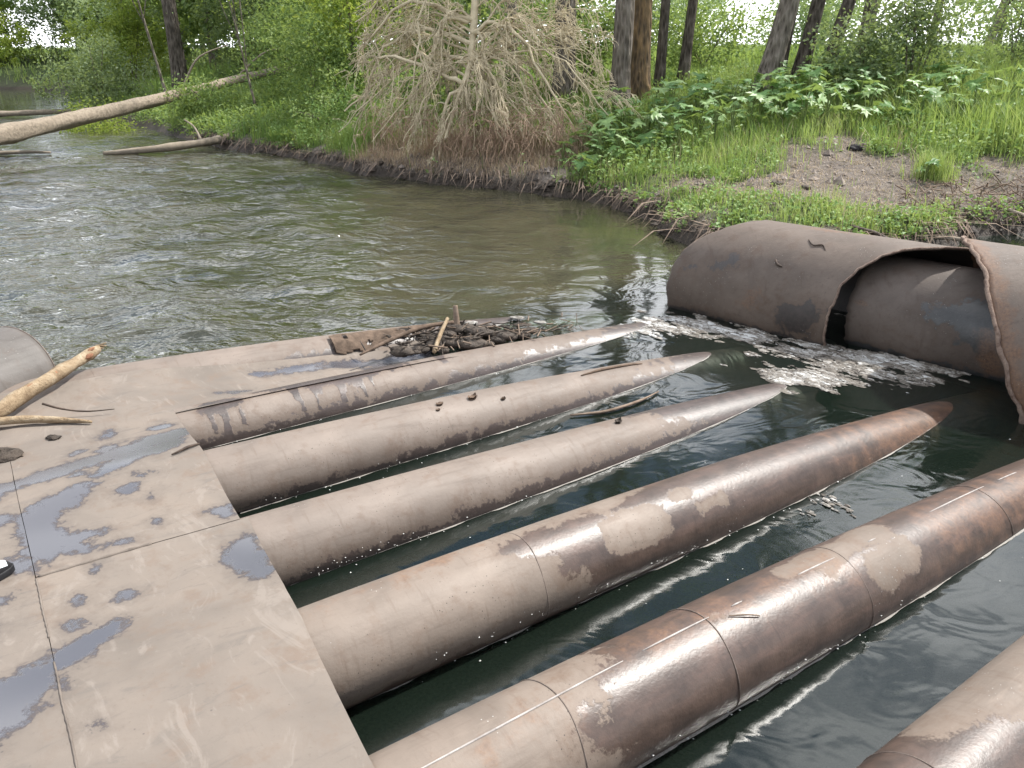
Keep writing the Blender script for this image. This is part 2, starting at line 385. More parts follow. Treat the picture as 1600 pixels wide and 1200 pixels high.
def ground(x, y):
    d = shore_dist(x, y)
    z = np.interp(d, PROF_D, PROF_Z)
    land = sstep(0.05, 0.8, d)
    z = z+land*(0.10*(fbm(np.asarray(x)*0.9, np.asarray(y)*0.9, 8, 4)-0.5)+0.035*(fbm(np.asarray(x)*6, np.asarray(y)*6, 9, 3)-0.5))
    z = z+sstep(-0.3, 0.15, d)*(1-sstep(0.5, 1.5, d))*0.07*(fbm(np.asarray(x)*4, np.asarray(y)*4, 12, 4)-0.45)*2
    return z
def gz(x, y): return float(ground(np.array([x]), np.array([y]))[0])
def bare_field(x, y):
    """1 where the soil is bare"""
    d = shore_dist(x, y); n = fbm(np.asarray(x)*2.2, np.asarray(y)*2.2, 21, 5)-0.5
    f = chain(x, y, [(-2.3, 13.9, .7), (-1.2, 13.2, .8), (-0.2, 12.5, .95), (0.5, 12.0, .75)])
    f = np.maximum(f, chain(x, y, [(2.5, 9.3, .5), (3.5, 9.5, 1.15), (4.5, 10.3, 1.05), (4.5, 11.4, .4)]))
    f = np.maximum(f, chain(x, y, [(2.0, 10.9, .35), (2.2, 10.3, .4)]))
    f = np.maximum(f, chain(x, y, [(4.4, 8.9, .6), (6.0, 9.6, 1.0), (9, 9.6, 1.0)]))
    f = np.maximum(f, 0.16-d)
    return sstep(-0.35, 0.40, f+n*1.9)

def axis(lo, f0, f1, hi, h, grow=1.16):
    a = list(np.arange(f0, f1+h/2, h)); s = h; x = a[-1]
    while x < hi: s *= grow; x += s; a.append(x)
    s = h; x = a[0]; b = []
    while x > lo: s *= grow; x -= s; b.append(x)
    return np.array(b[::-1]+a)
gx = axis(-130, -7, 8, 130, 0.09); gy = axis(-60, 7, 15.5, 330, 0.09)
GX, GY = np.meshgrid(gx, gy, indexing='ij')
GZ = ground(GX, GY)
def ground_mat():
    t = NT('river bank soil'); c = t.coord('Object'); b = t.attr('bare'); h = t.attr('height')
    a = t.noise(c, 1.4, 6, 0.65); m = t.noise(c, 9, 7, 0.68); f = t.noise(c, 55, 5, 0.65); v = t.vor(c, 34)
    soil = t.ramp(m, [(0.3, (0.07, 0.058, 0.047)), (0.5, (0.135, 0.113, 0.095)), (0.7, (0.205, 0.178, 0.152))])
    soil = t.mix(t.step(f, 0.56, 0.72, 0, 0.7), soil, (0.31, 0.275, 0.24))
    soil = t.mix(t.step(v, 0.20, 0.05, 0, 0.3), soil, (0.12, 0.095, 0.075))
    turf = t.ramp(m, [(0.3, (0.035, 0.055, 0.018)), (0.6, (0.065, 0.09, 0.03)), (0.8, (0.11, 0.11, 0.05))])
    far = t.mix(t.step(h, 1.55, 1.68), turf, t.ramp(a, [(0.3, (0.12, 0.20, 0.05)), (0.7, (0.21, 0.27, 0.09))]))
    col = t.mix(b, far, soil)
    mudm = t.step(t.math('MULTIPLY_ADD', m, 0.16, h), 0.26, 0.15)
    col = t.mix(mudm, col, t.ramp(f, [(0.35, (0.028, 0.022, 0.017)), (0.7, (0.085, 0.066, 0.05))]))
    hh = t.math('ADD', m, t.math('MULTIPLY', f, 0.6))
    return t.finish(Base_Color=col, Roughness=t.math('MULTIPLY_ADD', mudm, -0.35, 0.95), Normal=t.bump(hh, 0.8, 0.05), Specular_IOR_Level=0.3)
def gz(x, y):
    i = min(max(int(np.searchsorted(gx, x))-1, 0), len(gx)-2); j = min(max(int(np.searchsorted(gy, y))-1, 0), len(gy)-2)
    u = (x-gx[i])/(gx[i+1]-gx[i]); v = (y-gy[j])/(gy[j+1]-gy[j])
    return float((GZ[i, j]*(1-u)+GZ[i+1, j]*u)*(1-v)+(GZ[i, j+1]*(1-u)+GZ[i+1, j+1]*u)*v)
BARE = bare_field(GX, GY)
g = mk('ground', np.stack([GX, GY, GZ], -1).reshape(-1, 3), gridF(len(gx), len(gy))[:, ::1], ground_mat(), attrs={'bare': BARE, 'height': GZ})
tag(g, 'river bed and banks of soil and turf', kind='structure')

# ------------------------------------------------------------------ water
def water_mat():
    t = NT('murky river water'); c = t.coord('Object')
    rip = t.attr('ripple')
    st = t.coord('Object', (1.0, 1.35, 1))
    n1 = t.noise(st, 2.9, 2, 0.55, 1.4); n2 = t.noise(st, 10, 2, 0.55, 0.9); n3 = t.noise(c, 1.3, 2, 0.5, 0.6)
    h = t.math('ADD', n1, t.math('MULTIPLY', n2, t.math('MULTIPLY_ADD', t.attr('clear'), -0.18, 0.24)))
    h = t.math('MULTIPLY', h, t.math('MULTIPLY', rip, t.step(n3, 0.30, 0.62, 0.35, 1.15)))
    nrm = t.bump(h, 1.0, 0.058)
    murk = t.ramp(n3, [(0.3, (0.044, 0.043, 0.026)), (0.7, (0.070, 0.064, 0.036))])
    murk = t.mix(t.attr('clear'), murk, (0.018, 0.030, 0.021))
    d = t.n('ShaderNodeBsdfDiffuse', {'Color': murk})
    tr = t.n('ShaderNodeBsdfTransparent', {'Color': (0.90, 0.95, 0.90)})
    body = t.n('ShaderNodeMixShader', {0: t.math('MULTIPLY_ADD', t.attr('clear'), 0.58, 0.12), 1: d.outputs[0], 2: tr.outputs[0]})
    gl = t.n('ShaderNodeBsdfGlossy', {'Color': (1, 1, 1), 'Roughness': 0.09, 'Normal': nrm})
    fr = t.n('ShaderNodeFresnel', {'IOR': 1.6, 'Normal': nrm})
    mx = t.n('ShaderNodeMixShader', {0: fr.outputs[0], 1: body.outputs[0], 2: gl.outputs[0]})
    t.t.links.new(mx.outputs[0], t.out.inputs['Surface'])
    ab = t.n('ShaderNodeVolumeAbsorption', {'Color': (0.22, 0.42, 0.26), 'Density': 3.6})
    t.t.links.new(ab.outputs[0], t.out.inputs['Volume'])
    return t.m
wx_ = axis(-130, -8.5, 4.2, 60, 0.055, 1.12); wy_ = axis(-20, 0.5, 16, 60, 0.055, 1.12)
WX, WY = np.meshgrid(wx_, wy_, indexing='ij')
AZ = R_(55.2)
DS = np.array([math.sin(AZ), math.cos(AZ)]); DO = np.array([math.cos(AZ), -math.sin(AZ)])   # along the pipes / across them towards the camera
WS = WX*DS[0]+WY*DS[1]; WO = WX*DO[0]+WY*DO[1]
up_ = sstep(-4.6, -5.2, WO)                                 # upstream of the pipes
str_ = up_*sstep(1.2, -2.6, WX+0.12*(WY-8))*sstep(30, 15, WY)
amp = 0.04+0.90*str_+0.12*up_*fbm(WX*0.5, WY*0.5, 41, 3)+(1-up_)*(0.03+0.06*sstep(1.5, 3.0, WS))
amp *= 0.55+0.9*fbm(WX*0.8, WY*0.8, 44, 3)
rw = np.random.default_rng(3); Wz = np.zeros_like(WX)
qx = WX+0.35*(fbm(WX*0.9, WY*0.9, 51, 2)-.5)*2; qy = WY+0.35*(fbm(WX*0.9+9, WY*0.9, 52, 2)-.5)*2
for k in range(42):
    lam = 0.22*(1.05**(k)); lam = min(lam, 1.4); a = rw.normal(R_(-50), 0.8); ph = rw.uniform(0, 6.28)
    Wz += lam*0.0062*np.sin(2*math.pi/lam*(qx*math.cos(a)+qy*math.sin(a))+ph)*(0.3+1.4*vnoise(WX*0.7+k*3.3, WY*0.7-k*7.7, 60+k))
Wz *= amp*0.55
clear = (1-up_)*0.9+0.1
wat = mk('river_water', np.stack([WX, WY, Wz], -1).reshape(-1, 3), gridF(len(wx_), len(wy_)), water_mat(), attrs={'ripple': np.clip(amp, 0, 1), 'clear': clear})
tag(wat, 'murky green brown river water with ripples', kind='structure')

# ------------------------------------------------------------------ steel pipes
# one row per pipe: offset across, axis height at s=0, slope, sag, radius, yaw
PIPES = np.array([
    (-4.7433, 0.0719, 0.0277, 0.0141, 0.1739, -0.0017), (-4.0400, 0.0060, 0.0038, 0.0096, 0.1737, -0.0030),
    (-3.3130, 0.0844, 0.0130, 0.0134, 0.1770, -0.0111), (-2.6925, 0.0712, 0.0218, 0.0102, 0.1735, -0.0065),
    (-1.9454, 0.1325, 0.0081, 0.0133, 0.1724, -0.0103), (-1.2973, 0.1366, 0.0086, 0.0121, 0.1727, 0.0061),
    (-0.5775, 0.0637, 0.0024, 0.0085, 0.1737, -0.0079)])
def pz(i, s): p = PIPES[i]; s = np.asarray(s, float); return p[1]-p[2]*s-p[3]*s*np.abs(s)
def po(i, s): p = PIPES[i]; return p[0]+p[5]*np.asarray(s, float)
RZ = math.pi/2-AZ
FR = (math.cos(RZ), math.sin(RZ))
def so(s, o, z):            # bridge frame (s along pipes, o across) -> world
    return np.stack([np.asarray(s)*DS[0]+np.asarray(o)*DO[0], np.asarray(s)*DS[1]+np.asarray(o)*DO[1], np.asarray(z)+0*np.asarray(s)], -1)
PL = ['farthest of the parallel brown steel pipes, its top carrying mud and driftwood debris',
      'mud coated steel pipe with dark drip stains, second from the open river',
      'evenly mud coated pale steel pipe, third from the open river, beside the drip stained one',
      'mud coated steel pipe turning dark and wet towards its sunken end, fourth from the river',
      'steel pipe half pale mud and half bare brown metal with pale patches at the border',
      'rusty brown steel pipe with a long bright worn weld line along its top',
      'nearest steel pipe cut by the bottom right corner, brown with a pale grey end']
EX = [(0.35, [], []) for _ in range(7)]
def pipe_fields(i, S, T):
    """wet (bare metal) and rust fields on pipe i; T = angle from the top towards the camera, degrees"""
    Y = T/180*math.pi*0.174                     # arc length
    n = fbm(S*1.3+i*7, Y*3+i, 70+i, 4)-0.5
    wet = np.full(S.shape, -0.35); rust = np.full(S.shape, -0.4)
    def blob(*p): return chain(S, Y, list(p))
    def drips(s0, s1, y0, k, seed, lmax):
        f = np.full(S.shape, -0.3); r = np.random.default_rng(seed)
        for _ in range(k):
            a = r.uniform(s0, s1); l = r.uniform(0.35, 1)*lmax; w = r.uniform(0.006, 0.014)
            f = np.maximum(f, chain(S, Y, [(a, y0, w), (a-0.02*l, y0+l, w*0.6)])*16+0.06)
        return f
    if i == 0:
        wet = np.maximum(wet, blob((1.25, .25, .03), (1.55, .22, .06), (2.0, .17, .07), (2.5, .12, .09))*1.6)
        wet = np.maximum(wet, blob((2.3, .05, .05), (3.2, .05, .2))*1.3-.1)
        wet = np.maximum(wet, blob((1.3, .05, .03), (2.1, .02, .03))-.14)
    if i == 1:
        wet = np.maximum(wet, blob((.86, .03, .06), (.98, .03, .03))*3+.06); wet = np.maximum(wet, drips(.82, 1.0, .04, 6, 3, .26))
        wet = np.maximum(wet, blob((1.15, -.05, .03), (1.6, -.02, .07), (1.95, -.03, .05))*2.4+.05)
        wet = np.maximum(wet, drips(1.15, 1.75, .0, 16, 5, .20)); wet = np.maximum(wet, drips(1.9, 2.35, -.05, 8, 9, .12))
        wet = np.maximum(wet, blob((2.4, -.02, .04), (3.1, .0, .05))-.10)
    if i == 2:
        wet = np.maximum(wet, -0.35+0.4*sstep(3.4, 4.4, S)); wet = np.maximum(wet, blob((3.0, .0, .02), (3.5, .03, .05))-.09)
    if i == 3:
        wet = (S-2.75-0.25*np.sin(T/40.0))*0.5; wet = np.minimum(wet, 0.3)
    if i == 4:
        edge = 1.50+0.55*sstep(35, -25, T)+0.12*sstep(50, 90, T)
        wet = np.minimum((S-edge)*0.8, 0.3)
        wet = np.maximum(wet, blob((1.33, .03, .04), (1.55, .06, .08), (1.75, .06, .05))*2.2)
        isl = np.maximum(blob((1.80, .12, .10), (1.96, .13, .09)), np.maximum(blob((2.15, .06, .045), (2.22, .05, .03)), blob((2.24, .14, .035), (2.36, .13, .04))))
        wet = np.minimum(wet, -isl*3.2+.04)
        rust = np.maximum(rust, blob((.6, -.03, .04), (1.25, -.07, .06))*1.6-.03)
        rust = np.maximum(rust, -0.25+0.3*sstep(2.6, 3.6, S))
    if i == 5:
        edge = 1.22-0.15*sstep(0, 30, T)+0.1*sstep(50, 95, T)
        wet = np.minimum((S-edge)*0.8, 0.3)
        isl = np.maximum(blob((2.05, -.03, .05), (2.6, -.03, .09)), np.maximum(blob((2.45, .12, .10), (2.62, .10, .08)), blob((2.2, .06, .04), (2.28, .03, .04))))
        isl = np.maximum(isl, blob((1.62, .0, .02), (1.68, .02, .025)))
        wet = np.minimum(wet, -isl*3.0+.05)
        rust = np.maximum(rust, blob((1.3, -.03, .05), (1.7, .0, .06), (2.3, .03, .05))*1.4)
        rust = np.maximum(rust, blob((.6, .06, .02), (1.0, .06, .03))*1.2); rust = np.maximum(rust, blob((2.9, .06, .1), (3.6, .08, .15))*0.8)
    if i == 6:
        wet = np.minimum((2.0+0.2*np.sin(T/25.0)-S)*0.8, 0.3)
        wet = np.maximum(wet, 0.2-np.abs(T-25)*0.02-.35*(S-2.0))
    wet = np.minimum(wet, .3)+n*0.10
    # damp just above the water, band raised to paint in the flank's shade
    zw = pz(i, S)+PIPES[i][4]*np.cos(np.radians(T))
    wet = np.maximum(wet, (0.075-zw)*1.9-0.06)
    return wet, rust
for i in range(7):
    p = PIPES[i]; s0 = -3.2; s1 = 6.5
    sv = np.r_[np.arange(s0, 0.3, 0.25), np.arange(0.3, 4.6, 0.022), np.arange(4.6, s1, 0.12)]
    nt = 84; th = -math.pi+np.arange(nt)*2*math.pi/nt
    S, T = np.meshgrid(sv, th, indexing='ij')
    r = p[4]*(1+0.016*(fbm(S*1.5+i*9, np.cos(T)*1.4+np.sin(T)*.6, 80+i, 3)-0.5)*2)
    X = S; Yo = po(i, S)+r*np.sin(T); Z = pz(i, S)+r*np.cos(T)
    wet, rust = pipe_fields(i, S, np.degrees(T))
    c0 = np.array([0.6, po(i, 0.6), float(pz(i, 0.6))])
    V = np.stack([X-c0[0], -(Yo-c0[1]), Z-c0[2]], -1).reshape(-1, 3)
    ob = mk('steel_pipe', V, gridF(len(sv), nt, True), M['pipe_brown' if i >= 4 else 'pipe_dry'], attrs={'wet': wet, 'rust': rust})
    ob.location = so(c0[0], c0[1], c0[2]); ob.rotation_euler = (0, 0, RZ)
    tag(ob, PL[i], 'pipe', 'parallel steel pipes of the crossing')
    rings = {0: [0.40], 1: [], 2: [], 3: [], 4: [1.40], 5: [1.03, 1.62, 2.32, 3.35], 6: [1.72]}[i]
    for sr in rings:
        a = np.linspace(-2.2, 2.2, 40); rr = p[4]+0.0005
        pts = np.stack([sr+0.006*np.sin(a*3+sr)-c0[0], -(po(i, sr)+rr*np.sin(a)-c0[1]), pz(i, sr)+rr*np.cos(a)-c0[2]], -1)
        v, f = tube(pts, 0.0022, 5); mk('weld_seam', v, f, M['weld'], ob)
    if i == 5:
        ss = np.linspace(0.55, 3.9, 130); tt = np.radians(9-3.0*ss+1.6*np.sin(ss*3.1))
        pts = np.stack([ss-c0[0], -(po(i, ss)+(p[4]+.0005)*np.sin(tt)-c0[1]), pz(i, ss)+(p[4]+.0005)*np.cos(tt)-c0[2]], -1)
        gaps = fbm(ss*9, ss*0+3, 91, 3)
        run = []
        for k in range(len(ss)):
            if gaps[k] > 0.40 or ss[k] < 1.15: run.append(k)
            if (k == len(ss)-1 or not (gaps[k] > 0.40 or ss[k] < 1.15)) and len(run) > 2:
                v, f = tube(pts[run], 0.0034*(1-0.6*np.abs(np.linspace(-1, 1, len(run)))**4), 6); q = mk('worn_weld_line', v, f, M['weldbright'], ob); run = []
            elif not (gaps[k] > 0.40 or ss[k] < 1.15): run = []

# ------------------------------------------------------------------ deck of steel plates
def ztop(i, s): return pz(i, s)+PIPES[i][4]
def zdeck(s, o):
    s = np.asarray(s, float); o = np.asarray(o, float); z = np.zeros(np.broadcast(s, o).shape)+ztop(0, s)
    for i in range(6):
        a, b = po(i, s), po(i+1, s); t = np.clip((o-a)/(b-a), 0, 1); t = t*t*(3-2*t)
        z = np.where(o >= a, ztop(i, s)*(1-t)+ztop(i+1, s)*t-0.012*np.sin(math.pi*np.clip((o-a)/(b-a), 0, 1)), z)
    z = np.where(o > PIPES[6][0], ztop(6, s), z)
    return z+0.006+0.006*(fbm(s*1.8, o*1.8, 95, 3)-0.5)*2
PUD = [
    [(-.30, -3.45, .10), (-.06, -3.50, .06), (.10, -3.55, .055), (.32, -3.60, .06), (.48, -3.66, .075), (.62, -3.72, .055)],
    [(.60, -3.87, .035), (.55, -3.86, .03)], [(.36, -3.9, .02), (.33, -3.92, .022)], [(.30, -3.72, .03), (.36, -3.75, .02)], [(.17, -3.76, .012), (.19, -3.77, .014)],
    [(.21, -3.36, .025), (.35, -3.47, .06), (.52, -3.56, .055), (.58, -3.60, .03)], [(.14, -3.42, .015), (.16, -3.43, .02)],
    [(-.02, -2.89, .05), (-.03, -3.03, .06), (.02, -3.18, .05), (.10, -3.25, .035), (.18, -3.30, .025)],
    [(-.04, -2.92, .03), (.10, -2.93, .022), (.15, -2.92, .01)], [(.0, -2.87, .02), (.21, -2.82, .012)], [(-.09, -2.85, .035), (-.14, -2.86, .03)],
    [(.31, -3.17, .024), (.33, -3.18, .02)], [(.38, -3.12, .012)], [(.39, -3.25, .014), (.36, -3.26, .01)],
    [(.10, -2.30, .018), (.03, -2.25, .045), (-.03, -2.22, .045), (-.11, -2.16, .055), (-.20, -2.08, .085), (-.32, -1.98, .10)],
    [(-.07, -2.08, .022)], [(.60, -2.56, .03), (.55, -2.47, .045), (.565, -2.30, .035)], [(.585, -2.85, .018), (.60, -2.80, .012)],
    [(.11, -2.67, .008)], [(.05, -2.52, .012)], [(.17, -2.46, .010)], [(.01, -2.36, .010)], [(-.17, -2.64, .022), (-.22, -2.66, .03)], [(-.2, -2.5, .02)],
    [(-.14, -3.2, .02), (-.22, -3.15, .03)], [(.0, -1.86, .008)], [(.36, -2.9, .008)]]
def plate(parent, s0, s1f, o0, o1, step, thick=0.010):
    ov = np.arange(o0, o1+1e-6, step); ov[-1] = o1; nu = max(4, int((np.mean([s1f(o) for o in ov])-s0)/step)+1)
    U, O = np.meshgrid(np.linspace(0, 1, nu), ov, indexing='ij')
    E1 = np.array([s1f(o) for o in ov])[None, :]
    E1 = E1+0.003*(fbm(ov[None, :]*9, ov[None, :]*0, 33, 3)-0.5)
    S = s0+U*(E1-s0); Z = zdeck(S, O)
    wet = np.full(S.shape, -0.25)
    for ch in PUD: wet = np.maximum(wet, chain(S, O, [(a, b, c*1.22+.004) for a, b, c in ch]))
    V = np.stack([S, -O, Z], -1).reshape(-1, 3); n = len(V); nv = len(ov)
    V2 = V.copy(); V2[:, 2] -= thick
    F = gridF(nu, nv); F2 = F[:, ::-1]+n
    b = np.r_[np.arange(nv), np.arange(1, nu)*nv+nv-1, (nu-1)*nv+np.arange(nv-2, -1, -1), np.arange(nu-2, 0, -1)*nv]
    c = np.r_[b[1:], b[0]]
    Fs = np.stack([b, c, c+n, b+n], 1)
    nb = len(V2)
    # separate skirt vertices so that the plate keeps a crisp edge
    Vs = np.vstack([V[b], V2[b]]); m = len(b); k = np.arange(m); k2 = (k+1) % m
    Fs = np.stack([k, k+m, k2+m, k2], 1)+2*n
    return mk('steel_plate', np.vstack([V, V2, Vs]), [F, F2, Fs], M['deck'], parent, True,
              {'wet': np.r_[wet.ravel(), wet.ravel(), np.full(2*m, -0.3)]})
deck = empty('bridge_deck', (0, 0, 0), RZ)
tag(deck, 'flat deck of mud stained steel plates with bluish puddles, lying over the pipes', 'deck')
plate(deck, -0.068, lambda o: .622+(-o-2.74)*.042, -4.06, -2.738, 0.0125)
plate(deck, -0.068, lambda o: .642-.094*(o+2.64), -2.732, 0.6, 0.0125)
plate(deck, -1.2, lambda o: -0.0705, -4.06, 0.6, 0.02)
plate(deck, -4.5, lambda o: -1.206, -4.06, 0.6, 0.06)
for (a, b) in [(-2.72, -2.35), (-2.20, -1.2), (-4.0, -3.97)]:
    o = np.linspace(a, b, 60); s = -0.0695+0.0008*np.sin(o*23)
    v, f = tube(np.stack([s, -o, zdeck(s, o)+0.001], -1), 0.0032+0.0008*np.sin(o*170), 6); mk('weld_seam', v, f, M['silt'], deck)
for (a, b) in [(-0.06, 0.30)]:
    s = np.linspace(a, b, 40); o = -2.735+0*s
    v, f = tube(np.stack([s, -o, zdeck(s, o)+0.0005], -1), 0.006+0.0015*np.sin(s*90), 6); mk('weld_seam', v, f, M['silt'], deck)
# silt packed into the trough between the two farthest pipes
sv = np.linspace(-3.2, 3.0, 220); tv = np.linspace(0, 1, 40)
S, T = np.meshgrid(sv, tv, indexing='ij')
a = po(0, S)+0.02; b = po(1, S)+0.03; O = a+(b-a)*T
za = ztop(0, S)-0.006; zb = ztop(1, S)+0.004
drop = 0.02+0.085*sstep(0.5, 1.6, S)
Z = za*(1-T)+zb*T-drop*np.sin(math.pi*T)**0.8*(0.7+0.6*fbm(S*2, T*2, 14, 2))-0.05*sstep(2.2, 3.0, S)+0.02*(fbm(S*6, T*4, 15, 4)-0.5)*np.sin(math.pi*T)
Z = np.where(T < 0.04, Z-0.02, Z)
wet = np.full(S.shape, -0.25)
for ch in [[(1.25, -4.50, .03), (1.8, -4.45, .05), (2.4, -4.4, .09)], [(1.9, -4.3, .05), (2.9, -4.3, .3)], [(.95, -4.25, .01), (1.1, -4.24, .012)]]: wet = np.maximum(wet, chain(S, O, ch))
silt = mk('dried_silt', np.stack([S, -O, Z], -1).reshape(-1, 3), gridF(len(sv), len(tv)), M['deck'], attrs={'wet': wet})
silt.rotation_euler = (0, 0, RZ)
tag(silt, 'dried silt filling the trough between the two farthest pipes', 'silt', kind='stuff')

# ------------------------------------------------------------------ the big torn culvert
UX = np.array([-0.7036, 0.7106]); VX = np.array([0.7106, 0.7036])      # along the axis / away from the camera
def culv(a, v, z): return np.stack([a*UX[0]+v*VX[0], a*UX[1]+v*VX[1], z], -1)
def shell(name, vc, zc, R, near, far, thick, na, nt, seed, dent, mat, parent, wetf=None, rustf=None, t0=-180, t1=180, oval=1.0):
    """th in degrees: 0 = side towards the camera, 90 = top"""
    th = np.linspace(t0, t1, nt); A0 = np.interp(th, *zip(*near)); A1 = np.interp(th, *zip(*far))
    U, TH = np.meshgrid(np.linspace(0, 1, na), th, indexing='ij')
    jag = 0.03*(fbm(th/5.0, th*0+seed, seed, 3)-0.5)
    A = (A0+jag)[None, :]*(1-U)+(A1-jag)[None, :]*U; t = np.radians(TH)
    rr = R*(1+dent*(fbm(A*1.2+seed, t*0.9, seed, 3)-0.5)*2+0.004*(fbm(A*9, t*7, seed+3, 3)-0.5))
    wet = np.full(A.shape, -0.3) if wetf is None else wetf(A, TH); rust = np.full(A.shape, -0.4) if rustf is None else rustf(A, TH)
    zz = zc+rr*np.sin(t)*oval; wet = np.maximum(wet, (0.05-zz)*2.0-0.04)
    Vo = culv(A, vc-rr*np.cos(t), zz).reshape(-1, 3)
    ri = rr-thick; Vi = culv(A, vc-ri*np.cos(t), zc+ri*np.sin(t)*oval).reshape(-1, 3)
    n = len(Vo); F = gridF(na, nt); Fi = F[:, ::-1]+n
    e0 = np.arange(nt-1); e1 = (na-1)*nt+np.arange(nt-1)
    Fr = np.vstack([np.stack([e0, e0+1, e0+1+n, e0+n], 1), np.stack([e1+1, e1, e1+n, e1+1+n], 1)])
    ob = mk(name, np.vstack([Vo, Vi]), [F, Fi, Fr], mat, parent, True, {'wet': np.r_[wet.ravel(), wet.ravel()*0+.2], 'rust': np.r_[rust.ravel(), rust.ravel()]})
    return ob, Vo.reshape(na, nt, 3), th
cul = empty('culvert_tube', (0, 0, 0))
tag(cul, 'large torn grey brown steel culvert tube lying across the pipe ends beside the bank', 'culvert')
def w1(A, T): return np.maximum(chain(A, T/90.0, [(2.25, .05, .10), (2.35, -.05, .14)])*1.2, chain(A, T/90., [(2.9, .35, .1), (3.2, .2, .1)])-.08)
def r1(A, T): return np.maximum(chain(A, T/90.0, [(2.72, .0, .06), (2.66, .12, .04)])*2.2, chain(A, T/90., [(2.5, 1.0, .1), (2.2, 1.05, .1)])*1.2-.05)
ob, Vr, th = shell('left_shell', 5.603, 0.20, 0.50,
      [(-180, 1.45), (-60, 2.15), (0, 2.12), (30, 2.08), (45, 2.02), (60, 1.92), (72, 1.82), (85, 1.66), (95, 1.55), (115, 1.45), (180, 1.4)],
      [(-180, 2.9), (-60, 3.40), (0, 3.42), (30, 3.36), (45, 3.27), (60, 3.16), (75, 3.05), (90, 2.96), (120, 2.9), (180, 2.9)],
      0.014, 80, 150, 5, 0.034, M['culvert'], cul, w1, r1)
def w2(A, T): return np.maximum(chain(A, T/90., [(.3, .5, .2), (.9, .8, .1)])-.06, -0.3)
ob2, V2, th2 = shell('right_shell', 5.35, 0.20, 0.62,
      [(-180, -1.6), (180, -1.6)],
      [(-180, 1.5), (-90, 1.0), (-30, .76), (-12, .82), (0, .90), (15, .98), (30, 1.07), (45, 1.15), (58, 1.22), (72, 1.33), (85, 1.43), (100, 1.50), (180, 1.5)],
      0.016, 70, 150, 9, 0.022, M['culvert'], cul, w2, lambda A, T: -0.32+0.5*sstep(.25, .02, np.interp(T, [-30, 0, 30, 58, 85, 110], [.76, .90, 1.07, 1.22, 1.43, 1.5])-A))
# thick rusted lip along the torn edge
k = [j for j in range(len(th2)) if -40 < th2[j] < 112]
lip = V2[-1][k]; prv = V2[-3][k]
v, f = tube(smooth_path(lip, 160), 0.012*(1+0.35*(fbm(np.linspace(0, 26, 160), np.zeros(160), 4, 3)-0.5)), 9, 0.25, 3)
mk('rusty_torn_lip', v, f, M['rust'], cul)
k = [j for j in range(len(th)) if -40 < th[j] < 110]
v, f = tube(smooth_path(Vr[0][k], 120), 0.0085, 7, 0.2, 4); mk('cut_rim', v, f, M['rust'], cul)
inner = empty('inner_pipe', (0, 0, 0))
tag(inner, 'smaller dark steel pipe showing inside the torn opening of the big culvert', 'pipe')
shell('pipe_wall', 5.66, 0.20, 0.385, [(-180, -1.5), (180, -1.5)], [(-180, 2.06), (180, 2.06)], 0.016, 90, 96, 17, 0.010, M['inner'], inner,
      lambda A, T: np.maximum(chain(A, T/90., [(1.5, .25, .10), (1.3, .3, .16), (1.2, .05, .14)])*1.2, -0.3),
      lambda A, T: np.maximum(np.maximum(chain(A, T/90., [(1.18, .16, .07), (1.13, -.20, .09)])*3.2, chain(A, T/90., [(2.0, .2, .025), (1.96, .2, .025)])*3), -0.4))
# a broken piece of tube on the left, upstream of the deck
lt = empty('tube_offcut', (0, 0, 0), RZ)
tag(lt, 'pale grey steel tube end beyond the deck at the left edge', 'tube')
lt.location = (-2.86, 4.20, 0.12); lt.rotation_euler = (0, 0, math.pi/2-R_(25))
th = np.linspace(-math.pi, math.pi, 90); sv = np.linspace(-1.9, 0.0, 60); RT = 0.33
S, T = np.meshgrid(sv, th, indexing='ij'); SS = S+0.05*np.cos(T-.6)*sstep(-.6, 0, S)
dn = 1+.03*(fbm(S*2, T, 61, 3)-.5)
V = np.stack([SS, -RT*dn*np.sin(T), RT*dn*np.cos(T)], -1).reshape(-1, 3)
Vi = np.stack([SS, -(RT*dn-.012)*np.sin(T), (RT*dn-.012)*np.cos(T)], -1).reshape(-1, 3)
n = len(V); e1 = (len(sv)-1)*90+np.arange(89); F = gridF(60, 90)
mk('tube_wall', np.vstack([V, Vi]), [F, F[:, ::-1]+n, np.stack([e1+1, e1, e1+n, e1+1+n], 1)], M['greytube'], lt, True, {'wet': np.full(2*n, -.3), 'rust': np.full(2*n, -.4)})
rim = V.reshape(60, 90, 3)[-1]; v, f = tube(rim[18:73], 0.004, 6); mk('cut_rim', v, f, M['weld'], lt)

# ------------------------------------------------------------------ logs and sticks
def stick(name, pts, rad, mat, label, cat='stick', n=8, rough=0.25, seg=24, seed=1, group=None, wob=0.0):
    P = smooth_path(pts, seg); r = np.interp(np.linspace(0, 1, seg), np.linspace(0, 1, len(rad)), rad)
    if wob:
        q = np.random.default_rng(seed).normal(0, wob, P.shape); q[1:-1] = (q[:-2]+q[1:-1]+q[2:])/3; P = P+q
    base = P[0].copy(); v, f = tube(P-base, r, n, rough, seed)
    o = mk(name, v, f, mat); o.location = base
    return tag(o, label, cat, group)
lg = stick('fallen_log', [(-10.1, 11.2, .22), (-9.6, 13.6, .38), (-9.05, 16.2, .55), (-8.4, 18.6, .76), (-7.85, 20.4, .95), (-7.05, 22.4, 1.22), (-5.4, 25.2, 1.66), (-3.9, 27.4, 2.05)],
     [.185, .175, .16, .135, .115, .10, .085, .07], M['log'], 'long fallen tree trunk reaching from the left edge up onto the grassy bank', 'log', 22, 0.22, 110, 3)
